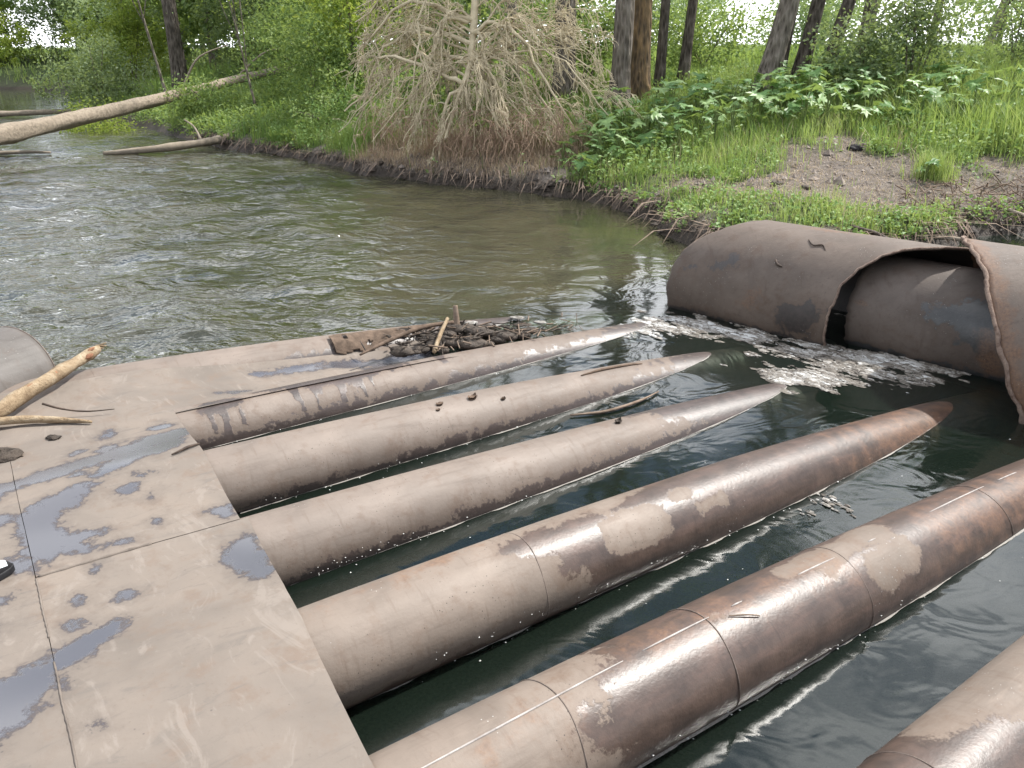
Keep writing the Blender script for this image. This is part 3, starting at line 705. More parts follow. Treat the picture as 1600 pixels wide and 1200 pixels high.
for (p0, p1, p2, r) in [((-8.0, 20.4, 1.0), (-7.6, 20.6, 1.7), (-6.9, 20.8, 2.0), .035), ((-7.2, 22.4, 1.3), (-6.3, 22.4, 1.9), (-5.2, 22.6, 1.75), .03), ((-6.2, 24.1, 1.5), (-5.4, 24.2, 2.2), (-4.6, 24.5, 2.5), .03)]:
    v, f = tube(smooth_path(np.array([p0, p1, p2])-np.array(lg.location), 12), np.linspace(r, r*.3, 12), 6); mk('branch', v, f, M['log'], lg)
d1 = stick('drift_log', [(-8.0, 15.95, .03), (-6.9, 16.3, .10), (-6.1, 17.4, .17), (-5.9, 18.6, .33)], [.035, .075, .085, .06], M['driftlog'], 'pale thin drift log lying at the waterline below the fallen trunk', 'log', 12, 0.2, 40, 5)
v, f = tube(smooth_path(np.array([(-6.4, 16.9, .17), (-6.7, 17.4, .40), (-7.0, 17.7, .52)])-np.array(d1.location), 10), np.linspace(.03, .012, 10), 6); mk('branch', v, f, M['driftlog'], d1)
stick('sunken_log', [(-17.5, 24.2, .05), (-15.6, 24.8, .12), (-13.4, 25.6, .16)], [.08, .09, .06], M['log'], 'dark half sunken log in the still backwater at far left', 'log', 12, 0.2, 24, 8)
stick('floating_branch', [(-10.6, 15.6, .03), (-9.6, 15.9, .06), (-9.1, 16.1, .03)], [.04, .035, .02], M['driftlog'], 'short floating branch at the left edge below the fallen trunk', 'branch', 8, 0.2, 16, 9)
def onb(s, o, dz): w = so(s, o, float(zdeck(np.array(s), np.array(o)))+dz); return tuple(w)
# peeled stick raised over the trough, thinner one lying on the deck
ps = stick('driftwood_stick', [onb(-.45, -3.98, .045), onb(-.10, -4.33, .05), onb(.16, -4.56, .055), onb(.36, -4.74, .065), onb(.47, -4.84, .085)], [.040, .036, .039, .037, .036, .030, .034, .020], M['peeled'],
      'thick peeled yellow driftwood stick with a broken tip on the deck at left', 'stick', 14, 0.30, 60, 4)
sdir = np.array(onb(.36, -4.74, .065))-np.array(onb(.16, -4.56, .055)); sdir /= np.linalg.norm(sdir)
for (k, (u, ang, ln, wd)) in enumerate([(.57, .7, .030, .011), (.80, .2, .034, .015), (.86, 1.1, .030, .013), (.42, 1.4, .05, .010), (.20, .9, .06, .016), (.30, .2, .03, .008)]):
    q = smooth_path([onb(-.45, -3.98, .045), onb(-.10, -4.33, .05), onb(.16, -4.56, .055), onb(.36, -4.74, .065), onb(.47, -4.84, .085)], 51)[int(u*50)]
    sd2 = np.cross(sdir, [0, 0, 1]); c = q+(np.array([0, 0, 1])*math.sin(ang)+sd2*math.cos(ang))*.029-np.array(ps.location)
    v, f = tube(np.array([c-sdir*ln, c-sdir*ln*.3, c+sdir*ln*.4, c+sdir*ln]), [wd*.2, wd, wd*.8, wd*.2], 8, 0.6, 3+k); mk('knot', v, f, M['peeled_red'], ps)
for q in range(5):
    c = np.array(onb(.46+.01*q, -4.83-.012*q, .078+.006*(q % 3)))-np.array(ps.location)
    v, f = tube(np.array([c-[.02, -.01, .0], c+[.018+.008*(q % 2), .012, .006*q-.01]]), [.010, .003], 5); mk('splinter', v, f, M['peeled'], ps)
stick('thin_driftwood_stick', [onb(-.30, -4.33, .030), onb(.0, -4.27, .025), onb(.18, -4.19, .015), onb(.30, -4.10, .010)], [.020, .021, .016, .006], M['peeled'], 'thinner pale stick lying under the thick peeled stick on the deck', 'stick', 8, 0.2, 20, 6)
stick('dark_twig', [onb(.12, -4.32, .06), onb(.2, -4.28, .03), onb(.3, -4.22, .02), onb(.42, -4.18, .02)], [.006, .005, .004, .002], M['darkstick'], 'thin dark twig on the silt just right of the thick peeled stick', 'twig', 6, 0.2, 14, 7)
for j, (s, o, r, l) in enumerate([(.12, -4.02, .022, 'dark mud clod on the deck under the thinner driftwood stick'), (-.10, -3.94, .06, 'grey mud lump at the left deck edge below the driftwood'), (-.19, -3.88, .05, 'smaller mud lump at the very left edge of the deck')]):
    m = MB()
    th_, ph_ = np.meshgrid(np.linspace(0, math.pi, 10), np.arange(16)*2*math.pi/16, indexing='ij')
    rr = r*(0.35+1.3*fbm(th_*4+j*5, np.cos(ph_)*4+np.sin(ph_)*3, 30+j, 4))
    V = np.stack([rr*1.5*np.sin(th_)*np.cos(ph_), rr*np.sin(th_)*np.sin(ph_), rr*.55*np.cos(th_)], -1).reshape(-1, 3)
    oo = mk('mud_lump', V, gridF(10, 16, True), M['mud'], attrs={'hue': np.zeros(160)}); oo.location = onb(s, o, .005); tag(oo, l, 'mud')
stick('bent_twig', [onb(.52, -3.36, .008), onb(.56, -3.375, .012), onb(.60, -3.40, .012), onb(.655, -3.43, .006)], [.003, .006, .007, .004], M['darkstick'], 'small bent dark twig at the deck edge between the drip stained and pale pipes', 'twig', 6, 0.3, 14, 8)
# shoe tip at the left edge
sh = empty('shoe', onb(-.23, -2.80, .0), RZ+R_(12))
tag(sh, 'tip of a black and white shoe standing on the deck at the left edge', 'shoe')
u, w = np.meshgrid(np.linspace(0, 1, 22), np.linspace(0, math.pi, 15), indexing='ij')
prof = np.sqrt(np.clip(1-(u*1.0)**3.2, 0, 1)); xs = -0.17+0.28*u
hw = 0.042*prof*(0.9+0.2*np.sin(u*3)); hh = (0.085-0.045*u)*np.clip(prof, .0, 1)+.004
V = np.stack([xs, hw*np.cos(w), 0.022+hh*np.sin(w)], -1).reshape(-1, 3); mk('upper', V, gridF(22, 15), M['blackrubber'], sh)
V = np.stack([xs, (hw+.004)*np.sign(np.cos(w))*np.abs(np.cos(w))**.35, 0.002+0.024*np.sin(w)**.35], -1).reshape(-1, 3); mk('sole', V, gridF(22, 15), M['blackrubber'], sh)
u, w = np.meshgrid(np.linspace(.55, .93, 10), np.linspace(.55, math.pi-.55, 9), indexing='ij')
prof = np.sqrt(np.clip(1-u**3.2, 0, 1)); hw = 0.0435*prof*(0.9+0.2*np.sin(u*3)); hh = (0.085-0.045*u)*prof+.007
mk('toe_panel', np.stack([-0.17+0.28*u, hw*np.cos(w), 0.022+hh*np.sin(w)], -1).reshape(-1, 3), gridF(10, 9), M['whiterubber'], sh)

# ------------------------------------------------------------------ debris caught on the farthest pipes
def onp(i, s, tdeg, dz=0.0):
    t = R_(tdeg); r = PIPES[i][4]+dz; return so(s, po(i, s)+r*math.sin(t), float(pz(i, s))+r*math.cos(t))
def trough(s, t, dz):
    o = po(0, s)+(po(1, s)-po(0, s))*t; return so(s, o, float(ztop(0, s)*(1-t)+ztop(1, s)*t)+dz)
rd = np.random.default_rng(5)
m = MB()
for k in range(200):                             # matted dark roots and twigs
    s = rd.normal(2.72, .32); s = min(max(s, 1.95), 3.5); t = rd.uniform(.10, .72); z = rd.uniform(-.06, .045)*math.exp(-((s-2.75)/.4)**2)-.01
    c = trough(s, t, z); a = rd.normal(0, 1, 3); a[2] *= .35; a /= np.linalg.norm(a); l = rd.uniform(.04, .17)
    bnd = rd.normal(0, .25, 3)*l; bnd[2] *= .4
    v, f = tube(np.array([c-a*l*.5, c+bnd*.3, c+a*l*.5]), np.array([.5, 1, .3])*rd.uniform(.003, .010), 5, 0, k, False); m.add(v, f)
for k in range(46):
    s = rd.normal(2.75, .26); t = rd.uniform(.12, .72); c = trough(s, t, -.045+.05*math.exp(-((s-2.75)/.3)**2)*rd.random()); r = rd.uniform(.02, .06)
    th_, ph_ = np.meshgrid(np.linspace(0, math.pi, 7), np.arange(10)*2*math.pi/10, indexing='ij'); rr = r*(.6+.8*fbm(th_*2+k, np.cos(ph_)*2, k, 3))
    m.add(np.stack([c[0]+rr*1.4*np.sin(th_)*np.cos(ph_), c[1]+rr*np.sin(th_)*np.sin(ph_), c[2]+rr*.6*np.cos(th_)], -1), gridF(7, 10, True))
tag(m.build('debris_heap', M['mud']), 'dark heap of matted mud and roots lodged on the two farthest pipes', 'debris', kind='stuff')
m = MB()
for k in range(70):
    s = rd.uniform(2.3, 3.7); t = rd.uniform(.2, .95); c = trough(s, t, rd.uniform(-.02, .03)); a = rd.normal(0, 1, 3); a[2] *= .2; a /= np.linalg.norm(a); l = rd.uniform(.03, .13)
    v, f = tube(np.array([c-a*l*.5, c, c+a*l*.5]), rd.uniform(.0025, .006), 4, 0, k, False); m.add(v, f)
tag(m.build('twig_litter', M['stick']), 'pale broken twigs and reed bits scattered through the mud heap', 'litter', kind='stuff')
stick('upright_driftwood', [trough(2.72, .22, -.05), trough(2.73, .18, .06), trough(2.74, .14, .155)], [.022, .020, .015], M['stick'], 'short broken stick standing upright in the debris heap', 'stick', 7, 0.35, 14, 12)
stick('leaning_lath', [trough(2.30, .80, -.01), trough(2.43, .58, .04), trough(2.60, .32, .10)], [.016, .016, .014], M['peeled'], 'pale flat stick leaning across the debris heap', 'stick', 4, 0.1, 10, 13)
stick('long_brown_stick', [trough(1.85, .60, .0), trough(2.15, .42, .03), trough(2.40, .33, .06), trough(2.66, .28, .06)], [.007, .014, .018, .012], M['bark_strip'], 'long brown stick lying along the trough from the bark strip to the heap', 'stick', 8, 0.3, 22, 14)
# curled strip of bark draped on the farthest pipe
U, T = np.meshgrid(np.linspace(0, 1, 50), np.linspace(0, 1, 14), indexing='ij')
S = 1.80+0.80*U; ang = np.radians(8+46*T+10*np.sin(U*9)*T); wv = 0.012+0.016*fbm(U*9, T*4, 22, 3)+0.012*np.sin(T*3.1)*np.sin(U*11+1)
hole = fbm(U*7, T*3, 23, 3); sc = (1-0.75*U**3)
ang = np.radians(10)+(ang-np.radians(10))*sc+np.radians(6)*(fbm(U*8, T*0, 24, 3)-.5)*2*(T > .5)
V = so(S, po(0, S)+(PIPES[0][4]+wv)*np.sin(ang), pz(0, S)+(PIPES[0][4]+wv)*np.cos(ang)).reshape(-1, 3)
F = gridF(50, 14); keep = hole.reshape(-1)[F].mean(1) < 0.62; n = len(V); F = F[keep]
V2 = V.copy(); V2[:, 2] -= 0.006
bs = mk('bark_strip', np.vstack([V, V2]), [F, F[:, ::-1]+n], M['bark_strip'], attrs={'hue': np.zeros(2*n)})
tag(bs, 'curled torn strip of brown bark draped over the farthest pipe', 'bark')
# small things lying on the pipes
small = [(2, 2.03, 14, .022, 'curled dead leaf on the pale third pipe near its middle'), (2, 1.83, 12, .016, 'small bark chip on the pale third pipe, left of the curled leaf'), (2, 1.80, 24, .010, 'tiny bark crumb below the bark chip on the pale third pipe'),
         (3, 2.55, 2, .018, 'dark crumb of soil on top of the fourth pipe'), (2, 2.2, 30, .012, 'little clod on the front of the pale third pipe')]
for (i, s, t, r, l) in small:
    U, T = np.meshgrid(np.linspace(-1, 1, 9), np.linspace(-1, 1, 7), indexing='ij'); k = 1-.55*U*U
    c = onp(i, s, t, r*.25); nn = fbm(U*2+s*9, T*2, 3, 3)-.5
    V = np.stack([c[0]+r*1.2*U*DS[0]+r*.8*T*k*DO[0], c[1]+r*1.2*U*DS[1]+r*.8*T*k*DO[1], c[2]+r*(.55*T*T+.25*U*U+nn)], -1).reshape(-1, 3); V2 = V-[0, 0, r*.35]
    F = gridF(9, 7); tag(mk('dead_leaf' if 'leaf' in l else 'bark_chip', np.vstack([V, V2]), [F, F[:, ::-1]+63], M['bark_strip' if i == 2 else 'mud'], attrs={'hue': np.zeros(126)}), l, 'debris')
stick('flat_reed', [onp(2, 2.80, 10, .004), onp(2, 2.98, 4, .008), onp(2, 3.2, 2, .006), onp(2, 3.32, 5, .004)], [.003, .009, .008, .003], M['bark_strip'], 'brown reed stalk lying on top of the pale third pipe near its sunken end', 'reed', 6, 0.2, 16, 31)
stick('floating_reed', [so(2.55, -3.10, .012), so(2.75, -3.02, .014), so(3.0, -3.02, .012), so(3.2, -3.06, .010)], [.004, .009, .009, .003], M['stick'], 'thin reed floating in the water beside the pale third pipe', 'reed', 6, 0.2, 16, 32)
stick('forked_twig', [onp(5, 1.70, 12, .004), onp(5, 1.76, 20, .008), onp(5, 1.80, 26, .005)], [.002, .003, .002], M['stick'], 'tiny pale twig lying on the rusty pipe by the worn weld line', 'twig', 5, 0.2, 10, 33)
def cul_top(a, tdeg, dz):
    t = R_(tdeg); r = .497+dz; return culv(a, 5.603-r*math.cos(t), .2+r*math.sin(t))
stick('culvert_twig', [cul_top(2.46, 66, .006), cul_top(2.40, 60, .008), cul_top(2.34, 62, .008), cul_top(2.30, 57, .004)], [.003, .005, .006, .003], M['darkstick'], 'small dark twig on top of the torn culvert', 'twig', 6, 0.3, 12, 34)
stick('culvert_crumb', [cul_top(2.60, 40, .004), cul_top(2.57, 36, .012), cul_top(2.53, 35, .004)], [.006, .012, .005], M['darkstick'], 'dark crumb stuck on the curved side of the torn culvert', 'debris', 7, 0.4, 8, 35)

# foam and scum on the water
def foam(name, ctr, h, thr, seed, label, mat, z0=0.003, sc=13.0):
    xs = [p[0] for p in ctr]; ys = [p[1] for p in ctr]; mr = max(p[2] for p in ctr)
    ax = np.arange(min(xs)-mr, max(xs)+mr, h); ay = np.arange(min(ys)-mr, max(ys)+mr, h)
    X, Y = np.meshgrid(ax, ay, indexing='ij')
    fld = chain(X, Y, ctr); wx = X+.10*(fbm(X*5, Y*5, seed+9, 3)-.5); wy = Y+.10*(fbm(X*5+7, Y*5, seed+8, 3)-.5)
    nz = .5*fbm(wx*sc, wy*sc, seed, 5)+.5*fbm(wx*sc*.35+3, wy*sc*.35, seed+1, 3); val = nz+np.clip(fld, -.4, .10)*1.5
    Z = z0+0.006*np.clip(val-thr, 0, .25)/.25+0.004*(fbm(X*22, Y*22, seed+3, 3)-.3)*(val > thr)
    F = gridF(len(ax), len(ay)); mv = val.reshape(-1)[F]; F = F[(mv > thr).sum(1) >= 3]
    used = np.unique(F); mp = np.zeros(X.size, int); mp[used] = np.arange(len(used))
    V = np.stack([X, Y, Z], -1).reshape(-1, 3)[used]
    V += np.random.default_rng(seed).normal(0, h*.22, V.shape)*[1, 1, .3]
    F = mp[F]; n = len(V); V2 = V.copy(); V2[:, 2] = -.004
    o = mk(name, np.vstack([V, V2]), [F, F[:, ::-1]+n], mat, attrs={'hue': np.r_[nz.reshape(-1)[used], np.zeros(n)]}); return tag(o, label, 'foam', kind='stuff')
def foam_mat():
    t = NT('river foam'); c = t.coord('Object'); f = t.noise(c, 60, 5, .65); m = t.noise(c, 9, 5, .6)
    col = t.ramp(m, [(.32, (.10, .088, .075)), (.48, (.25, .235, .21)), (.64, (.46, .45, .43))]); col = t.mix(t.step(f, .50, .60, 0, .75), col, (.10, .085, .07))
    return t.finish(Base_Color=col, Roughness=.8, Normal=t.bump(f, .8, .012))
M['foam'] = foam_mat(); M['whitefoam'] = simple('white foam', (.40, .40, .37), (.58, .59, .57), 14, .8, .4, .01)
def foam2_mat():
    t = NT('broken river foam'); h = t.attr('hue'); f = t.noise(t.coord('Object'), 90, 3, .65)
    col = t.ramp(h, [(.1, (.060, .050, .040)), (.45, (.17, .15, .125)), (.8, (.36, .345, .32)), (1.0, (.55, .55, .53))]); col = t.mix(t.step(f, .50, .62, 0, .3), col, (.12, .10, .08))
    return t.finish(Base_Color=col, Roughness=.75, Normal=t.bump(f, .8, .008))
M['foam2'] = foam2_mat()
def flakes(name, ctr, n, label, seed, rmax=.030, bright=.33, thr=.49):
    r = np.random.default_rng(seed); m = MB(); k = 0; xs = [p[0] for p in ctr]; ys = [p[1] for p in ctr]; mr = max(p[2] for p in ctr)*1.5
    X = r.uniform(min(xs)-mr, max(xs)+mr, n*9); Y = r.uniform(min(ys)-mr, max(ys)+mr, n*9)
    fx = X+.25*(fbm(X*3, Y*3, seed+1, 3)-.5); fy = Y+.25*(fbm(X*3+9, Y*3, seed+2, 3)-.5)
    u = fx*UX[0]+fy*UX[1]; v = fx*VX[0]+fy*VX[1]
    d = fbm(u*5, v*13, seed+3, 4)+np.clip(chain(X, Y, ctr), -.3, .12)*1.3
    ok = np.where(d > thr+r.normal(0, .035, len(X)))[0][:n]
    for i in ok:
        q = 7; rad = min(r.exponential(.0055)+.002, rmax)*(1+.8*(d[i]-thr)); a0 = r.uniform(0, 6.28); an = a0+np.arange(q)*6.2832/q
        rr = rad*r.uniform(.45, 1.25, q); ex = rr*np.cos(an)*1.6; ey = rr*np.sin(an)*.8
        px = X[i]+ex*UX[0]+ey*VX[0]; py = Y[i]+ex*UX[1]+ey*VX[1]; z = .003+r.uniform(0, .004)
        V = np.vstack([np.stack([px, py, np.full(q, z-.002)], -1), [[X[i], Y[i], z+rad*.22]]])
        m.add(V, np.array([[j, (j+1) % q, q] for j in range(q)]), float(np.clip(bright+r.normal(0, .22)+(d[i]-thr)*1.2, 0, 1)))
    return tag(m.build(name, M['foam2'], None, False), label, 'foam', kind='stuff')
flakes('river_foam', [(1.04, 5.66, .10), (1.40, 5.60, .15), (1.71, 5.36, .17), (2.0, 5.03, .18), (2.2, 4.85, .19), (2.68, 4.80, .14)], 9000, 'dirty grey white scum foam floating along the foot of the culvert', 7)
flakes('scum_patch', [(1.66, 4.52, .06), (1.95, 4.55, .12), (2.2, 4.64, .13), (2.6, 4.66, .09)], 3600, 'broken pale scum over the sunken pipe ends', 17, .024, .30)
flakes('bright_foam', [(.93, 5.43, .05), (1.05, 5.60, .08), (1.25, 5.70, .06)], 700, 'brightest white foam flakes at the far left foot of the culvert', 27, .034, .70)
flakes('foam_streak', [(1.40, 3.10, .03), (1.46, 3.16, .05), (1.36, 3.02, .03)], 90, 'small curled foam patch between the two brown pipes', 37, .014, .35, .50)
for (nm, s, t, r, l) in [('foam_lump', 2.86, .14, .038, 'yellowish foam lump behind the debris heap'), ('foam_slab', 3.30, .10, .040, 'bluish white foam slab at the right end of the debris heap'), ('foam_flake', 3.35, .42, .034, 'flat white foam flake right of the debris heap')]:
    th_, ph_ = np.meshgrid(np.linspace(0, math.pi, 12), np.arange(22)*2*math.pi/22, indexing='ij'); rr = r*(.30+1.2*fbm(th_*2.2+s*3, np.cos(ph_)*3.5+np.sin(ph_)*2.7, 6, 4)); c = trough(s, t, .012)
    V = np.stack([c[0]+rr*1.7*np.sin(th_)*np.cos(ph_), c[1]+rr*np.sin(th_)*np.sin(ph_), c[2]+rr*.25*np.cos(th_)], -1).reshape(-1, 3)
    tag(mk(nm, V, gridF(12, 22, True), M['foam'], attrs={'hue': np.zeros(264)}), l, 'foam')
m = MB()                                         # flecks drifting along the pipes
def fleck(c, r, k):
    a = k*1.7; V = np.array([[math.cos(a+q*1.2566)*r*(.6+.5*((q*7+k) % 5)/5), math.sin(a+q*1.2566)*r*(.6+.4*((q*3+k) % 4)/4), 0] for q in range(5)]+[[0, 0, r*.6]])+c
    m.add(V, np.array([[q, (q+1) % 5, 5] for q in range(5)]))
for k in range(150):
    i = rd.integers(1, 6); s = rd.uniform(.75, 3.6); z = float(pz(i, s)); Rr = PIPES[i][4]
    if abs(z) > Rr: continue
    dist = rd.exponential(.018) if rd.random() < .8 else rd.uniform(0, .3)
    o = float(po(i, s))+math.sqrt(Rr*Rr-z*z)+dist+.002; fleck(so(s, o, .004), rd.uniform(.0015, .005)*(1.7 if rd.random() < .06 else 1), k)
for k in range(24): s = rd.uniform(1.0, 4.5); o = rd.uniform(-4.9, -.2); fleck(so(s, o, .004), rd.uniform(.002, .007), k)
tag(m.build('foam_flecks', M['whitefoam']), 'tiny white flecks floating along the pipe sides', 'foam', kind='stuff')
m = MB()
for k in range(260):                             # dried froth stuck to the pipe just above the water
    i = rd.choice([3, 3, 3, 2, 4, 5]); s = rd.uniform(.75, 2.6) if i == 3 else rd.uniform(.8, 3); t = rd.normal(97, 6) if i == 3 else rd.normal(100, 5)
    c = onp(i, s, t, .001); 
    if c[2] > .006: fleck(c, rd.uniform(.0015, .0045), k)
tag(m.build('dried_froth', M['whitefoam']), 'dots of dried froth stuck along the lower pipe flanks', 'foam', kind='stuff')

# ------------------------------------------------------------------ vegetation helpers
def leaves_mesh(P, L, W, seed, droop=0.2, upbias=0.35):
    r = np.random.default_rng(seed); n = len(P)
    a = r.normal(0, 1, (n, 3)); a[:, 2] = a[:, 2]*.6-droop; a /= np.linalg.norm(a, axis=1)[:, None]
    nrm = r.normal(0, 1, (n, 3)); nrm[:, 2] += upbias*2; b = np.cross(a, nrm); b /= np.linalg.norm(b, axis=1)[:, None]+1e-9
    c = np.cross(a, b); c *= np.sign(c[:, 2:3]+1e-9)
    l = (L*r.uniform(.6, 1.3, n))[:, None]; w = l*(W/L)
    v0 = P-a*l*.5; v2 = P+a*l*.5-c*l*.12; mid = P-a*l*.05
    v1 = mid+b*w*.5+c*w*.18; v3 = mid-b*w*.5+c*w*.18
    V = np.stack([v0, v1, v2, v3], 1).reshape(-1, 3); k = np.arange(n)[:, None]*4
    F = np.vstack([k+np.array([[0, 1, 2]]), k+np.array([[0, 2, 3]])])
    return V, F
def foliage(name, P, L, W, mat, parent, seed, hue=None, **k):
    V, F = leaves_mesh(P, L, W, seed, **k); r = np.random.default_rng(seed+1)
    h = np.clip((r.normal(.5, .22, len(P)) if hue is None else hue+r.normal(0, .15, len(P))), 0, 1)
    o0 = np.array(parent.location) if parent else 0
    return mk(name, V-o0, F, mat, parent, False, {'hue': np.repeat(h, 4)})
def clusters(ctr, rad, nclu, per, spread, seed, shell_=0.35):
    """leaf positions: clumps scattered through an uneven volume, denser towards its skin"""
    r = np.random.default_rng(seed); d = r.normal(0, 1, (nclu, 3)); d /= np.linalg.norm(d, axis=1)[:, None]
    u = r.uniform(0, 1, nclu)**shell_
    lob = .62+.75*fbm(d[:, 0]*1.6+seed, d[:, 1]*1.6+d[:, 2]*2.1, seed, 3)
    c = np.array(ctr)+d*(u*lob)[:, None]*np.array(rad)
    P = (c[:, None, :]+r.normal(0, 1, (nclu, per, 3))*np.array(spread)*(r.uniform(.5, 1.4, nclu)[:, None, None])).reshape(-1, 3)
    return P, np.repeat(np.clip(r.normal(.5, .25, nclu), 0, 1), per), c
def tree(label, x, y, r, h, lean, crown, leaf, bark='bark_grey', cat='tree', group=None, limbs=5, seed=1, nclu=13, per=40, ls=.10, name='tree', nseg=16, low=None):
    z = gz(x, y)-.08; root = empty(name, (x, y, z)); tag(root, label, cat, group)
    rr = np.random.default_rng(seed); t = np.linspace(0, 1, 26)
    wob = .06*h*(fbm(t*3+seed, t*0, seed, 3)-.5)*.5
    P = np.stack([lean[0]*h*t+wob*t, lean[1]*h*t-wob*t*.5, h*t], -1)
    rad = r*.86*(1-.72*t)*(1+.55*np.exp(-t*h/.35)); v, f = tube(P, rad, nseg, .10, seed); trunk = mk('trunk', v, f, M[bark], root)
    cz, rx, rz = crown; cc = np.array([x+lean[0]*cz, y+lean[1]*cz, z+cz])
    Pl, hue, c = clusters(cc, (rx, rx, rz), nclu, per, (.28, .28, .20), seed)
    if low is not None: hue = hue[Pl[:, 2] > low]; Pl = Pl[Pl[:, 2] > low]
    m = MB()
    for q in range(limbs):
        t0 = rr.uniform(.30, .85); k = int(t0*25); p0 = P[k]; e = c[rr.integers(len(c))]-np.array([x, y, z]); mid = p0*.55+e*.45+np.array([0, 0, -.1*np.linalg.norm(e-p0)])
        pp = smooth_path([p0, mid, e], 12); v, f = tube(pp, np.linspace(rad[k]*.5, .012, 12), 7, .1, seed+q); m.add(v, f)
    m.build('limbs', M[bark], trunk)
    if len(Pl): foliage('crown', Pl, ls, ls*.55, M[leaf], root, seed, hue)
    return root
def shrub(label, x, y, ctr_h, rad, leaf, seed, nclu=120, per=38, ls=.07, lw=.55, group=None, stems=7, name='shrub', spread=(.16, .16, .14), cat='shrub'):
    z = gz(x, y)-.05; root = empty(name, (x, y, z)); tag(root, label, cat, group)
    P, hue, c = clusters((x, y, z+ctr_h), rad, nclu, per, spread, seed, .5); k = P[:, 2] > z+.05; P, hue = P[k], hue[k]
    m = MB(); rr = np.random.default_rng(seed)
    for q in range(stems):
        e = c[rr.integers(len(c))]-np.array([x, y, z]); p0 = np.array([rr.normal(0, .08), rr.normal(0, .08), 0]); mid = p0*.5+e*.5+np.array([0, 0, .12*np.linalg.norm(e)])
        v, f = tube(smooth_path([p0, mid, e], 10), np.linspace(.022, .005, 10), 5, 0, q); m.add(v, f)
    m.build('stems', M['bark_pale'], root); foliage('foliage', P, ls, ls*lw, M[leaf], root, seed, hue); return root

# ---- named trunks on the right and in the middle
tree('thick grey trunk left of the orange barked tree, behind the weeds', 1.86, 14.6, .20, 11, (.01, .0), (7.5, 2.6, 3.2), 'leaf_mid', 'bark_grey', seed=21)
tree('tree with orange brown bark, second of the upright trunks', 2.28, 15.0, .20, 12, (-.01, .01), (8, 2.6, 3.4), 'leaf_mid', 'bark_orange', seed=22)
tree('slim dark trunk just right of the orange barked tree', 2.72, 15.6, .11, 9, (.012, .0), (6.5, 1.9, 2.4), 'leaf_mid', 'bark_dark', seed=23)
tree('slim dark trunk tilting right, between the orange bark and the leaning willow', 3.18, 15.8, .12, 9.5, (.06, .0), (7, 2, 2.6), 'leaf_mid', 'bark_dark', seed=24)
tree('stout willow trunk leaning right above the broad weeds', 4.20, 14.2, .205, 9, (.19, .02), (7, 2.6, 2.6), 'leaf_willow', 'bark_grey', seed=25)
tree('dark trunk directly behind the stout leaning willow', 4.62, 14.8, .13, 9, (.10, .03), (7, 2.4, 2.6), 'leaf_willow', 'bark_dark', seed=26)
tree('dark leaning trunk in the middle of the right willow clump', 4.98, 14.8, .15, 9, (.13, .0), (7, 2.4, 2.6), 'leaf_willow', 'bark_dark', seed=27)
tree('dark strongly leaning trunk at the right of the willow clump', 5.30, 14.6, .14, 8.5, (.24, .02), (6.5, 2.4, 2.4), 'leaf_willow', 'bark_dark', seed=28)
tree('pale thin trunk right of the willow clump behind leaves', 6.35, 15.6, .15, 8, (.05, .0), (6, 2.1, 2.3), 'leaf_willow', 'bark_pale', seed=29)
tree('slender sapling trunk at right in front of the bright field', 8.5, 17.5, .09, 7, (.05, .0), (4.6, 1.7, 1.7), 'leaf_willow', 'bark_dark', seed=30, nclu=70)
tree('curved thin trunk near the right edge before the field', 10.2, 18.5, .10, 7, (.16, .0), (5.0, 2.0, 1.8), 'leaf_willow', 'bark_pale', seed=31, nclu=70)
tree('broad grey trunk standing behind the dead tangle of branches', .95, 15.4, .23, 12, (.0, .0), (8, 2.6, 3.4), 'leaf_mid', 'bark_grey', seed=32)
tree('thinner grey trunk behind the dead tangle of branches', .0, 17.5, .18, 11, (-.02, .0), (7.5, 2.4, 3), 'leaf_mid', 'bark_grey', seed=33)
tree('dark stout trunk standing alone in the left undergrowth', -9.9, 25.2, .26, 13, (.0, .0), (8.5, 3.2, 3.6), 'leaf_mid', 'bark_dark', seed=34)
tree('thin bare leaning sapling in front of the fallen trunk', -5.9, 19.3, .035, 3.2, (-.14, .0), (2.9, .6, .6), 'leaf_yellow', 'bark_pale', seed=35, nclu=16, per=20, ls=.07, nseg=8)
tree('thin grey sapling leaning left in the left undergrowth', -9.2, 22.5, .05, 4.2, (-.15, .0), (3.6, .9, .9), 'leaf_mid', 'bark_pale', seed=36, nclu=30, per=26, ls=.08, nseg=8)
tree('maple sapling with light yellow green leaves above the fallen trunk', -3.3, 18.0, .07, 4.5, (-.03, .0), (2.2, 1.25, 1.1), 'leaf_yellow', 'bark_pale', seed=37, nclu=80, per=26, ls=.13, nseg=8, low=1.42)
# ---- distant trees
ORD = ['first', 'second', 'third', 'fourth', 'fifth', 'sixth', 'seventh', 'eighth', 'ninth', 'tenth', 'eleventh', 'twelfth', 'thirteenth', 'fourteenth', 'fifteenth', 'sixteenth']
far = [(-37, 56), (-31, 49), (-29, 60), (-25, 52), (-22, 47), (-19.5, 54), (-17, 44), (-14.5, 38), (-13, 48), (-11.5, 33), (-8, 36), (-6.8, 29), (-4.2, 33), (-2.2, 26), (-.6, 31), (1.6, 34)]
for k, (x, y) in enumerate(far):
    h = 6.5+2.5*((k*37) % 10)/10
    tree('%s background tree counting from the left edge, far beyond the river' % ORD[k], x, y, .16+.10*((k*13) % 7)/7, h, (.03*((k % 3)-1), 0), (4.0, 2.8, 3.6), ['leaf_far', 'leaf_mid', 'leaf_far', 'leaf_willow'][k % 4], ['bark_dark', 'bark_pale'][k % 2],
         group='background trees on the left', limbs=4, seed=60+k, nclu=230, per=24, ls=.30, nseg=9)
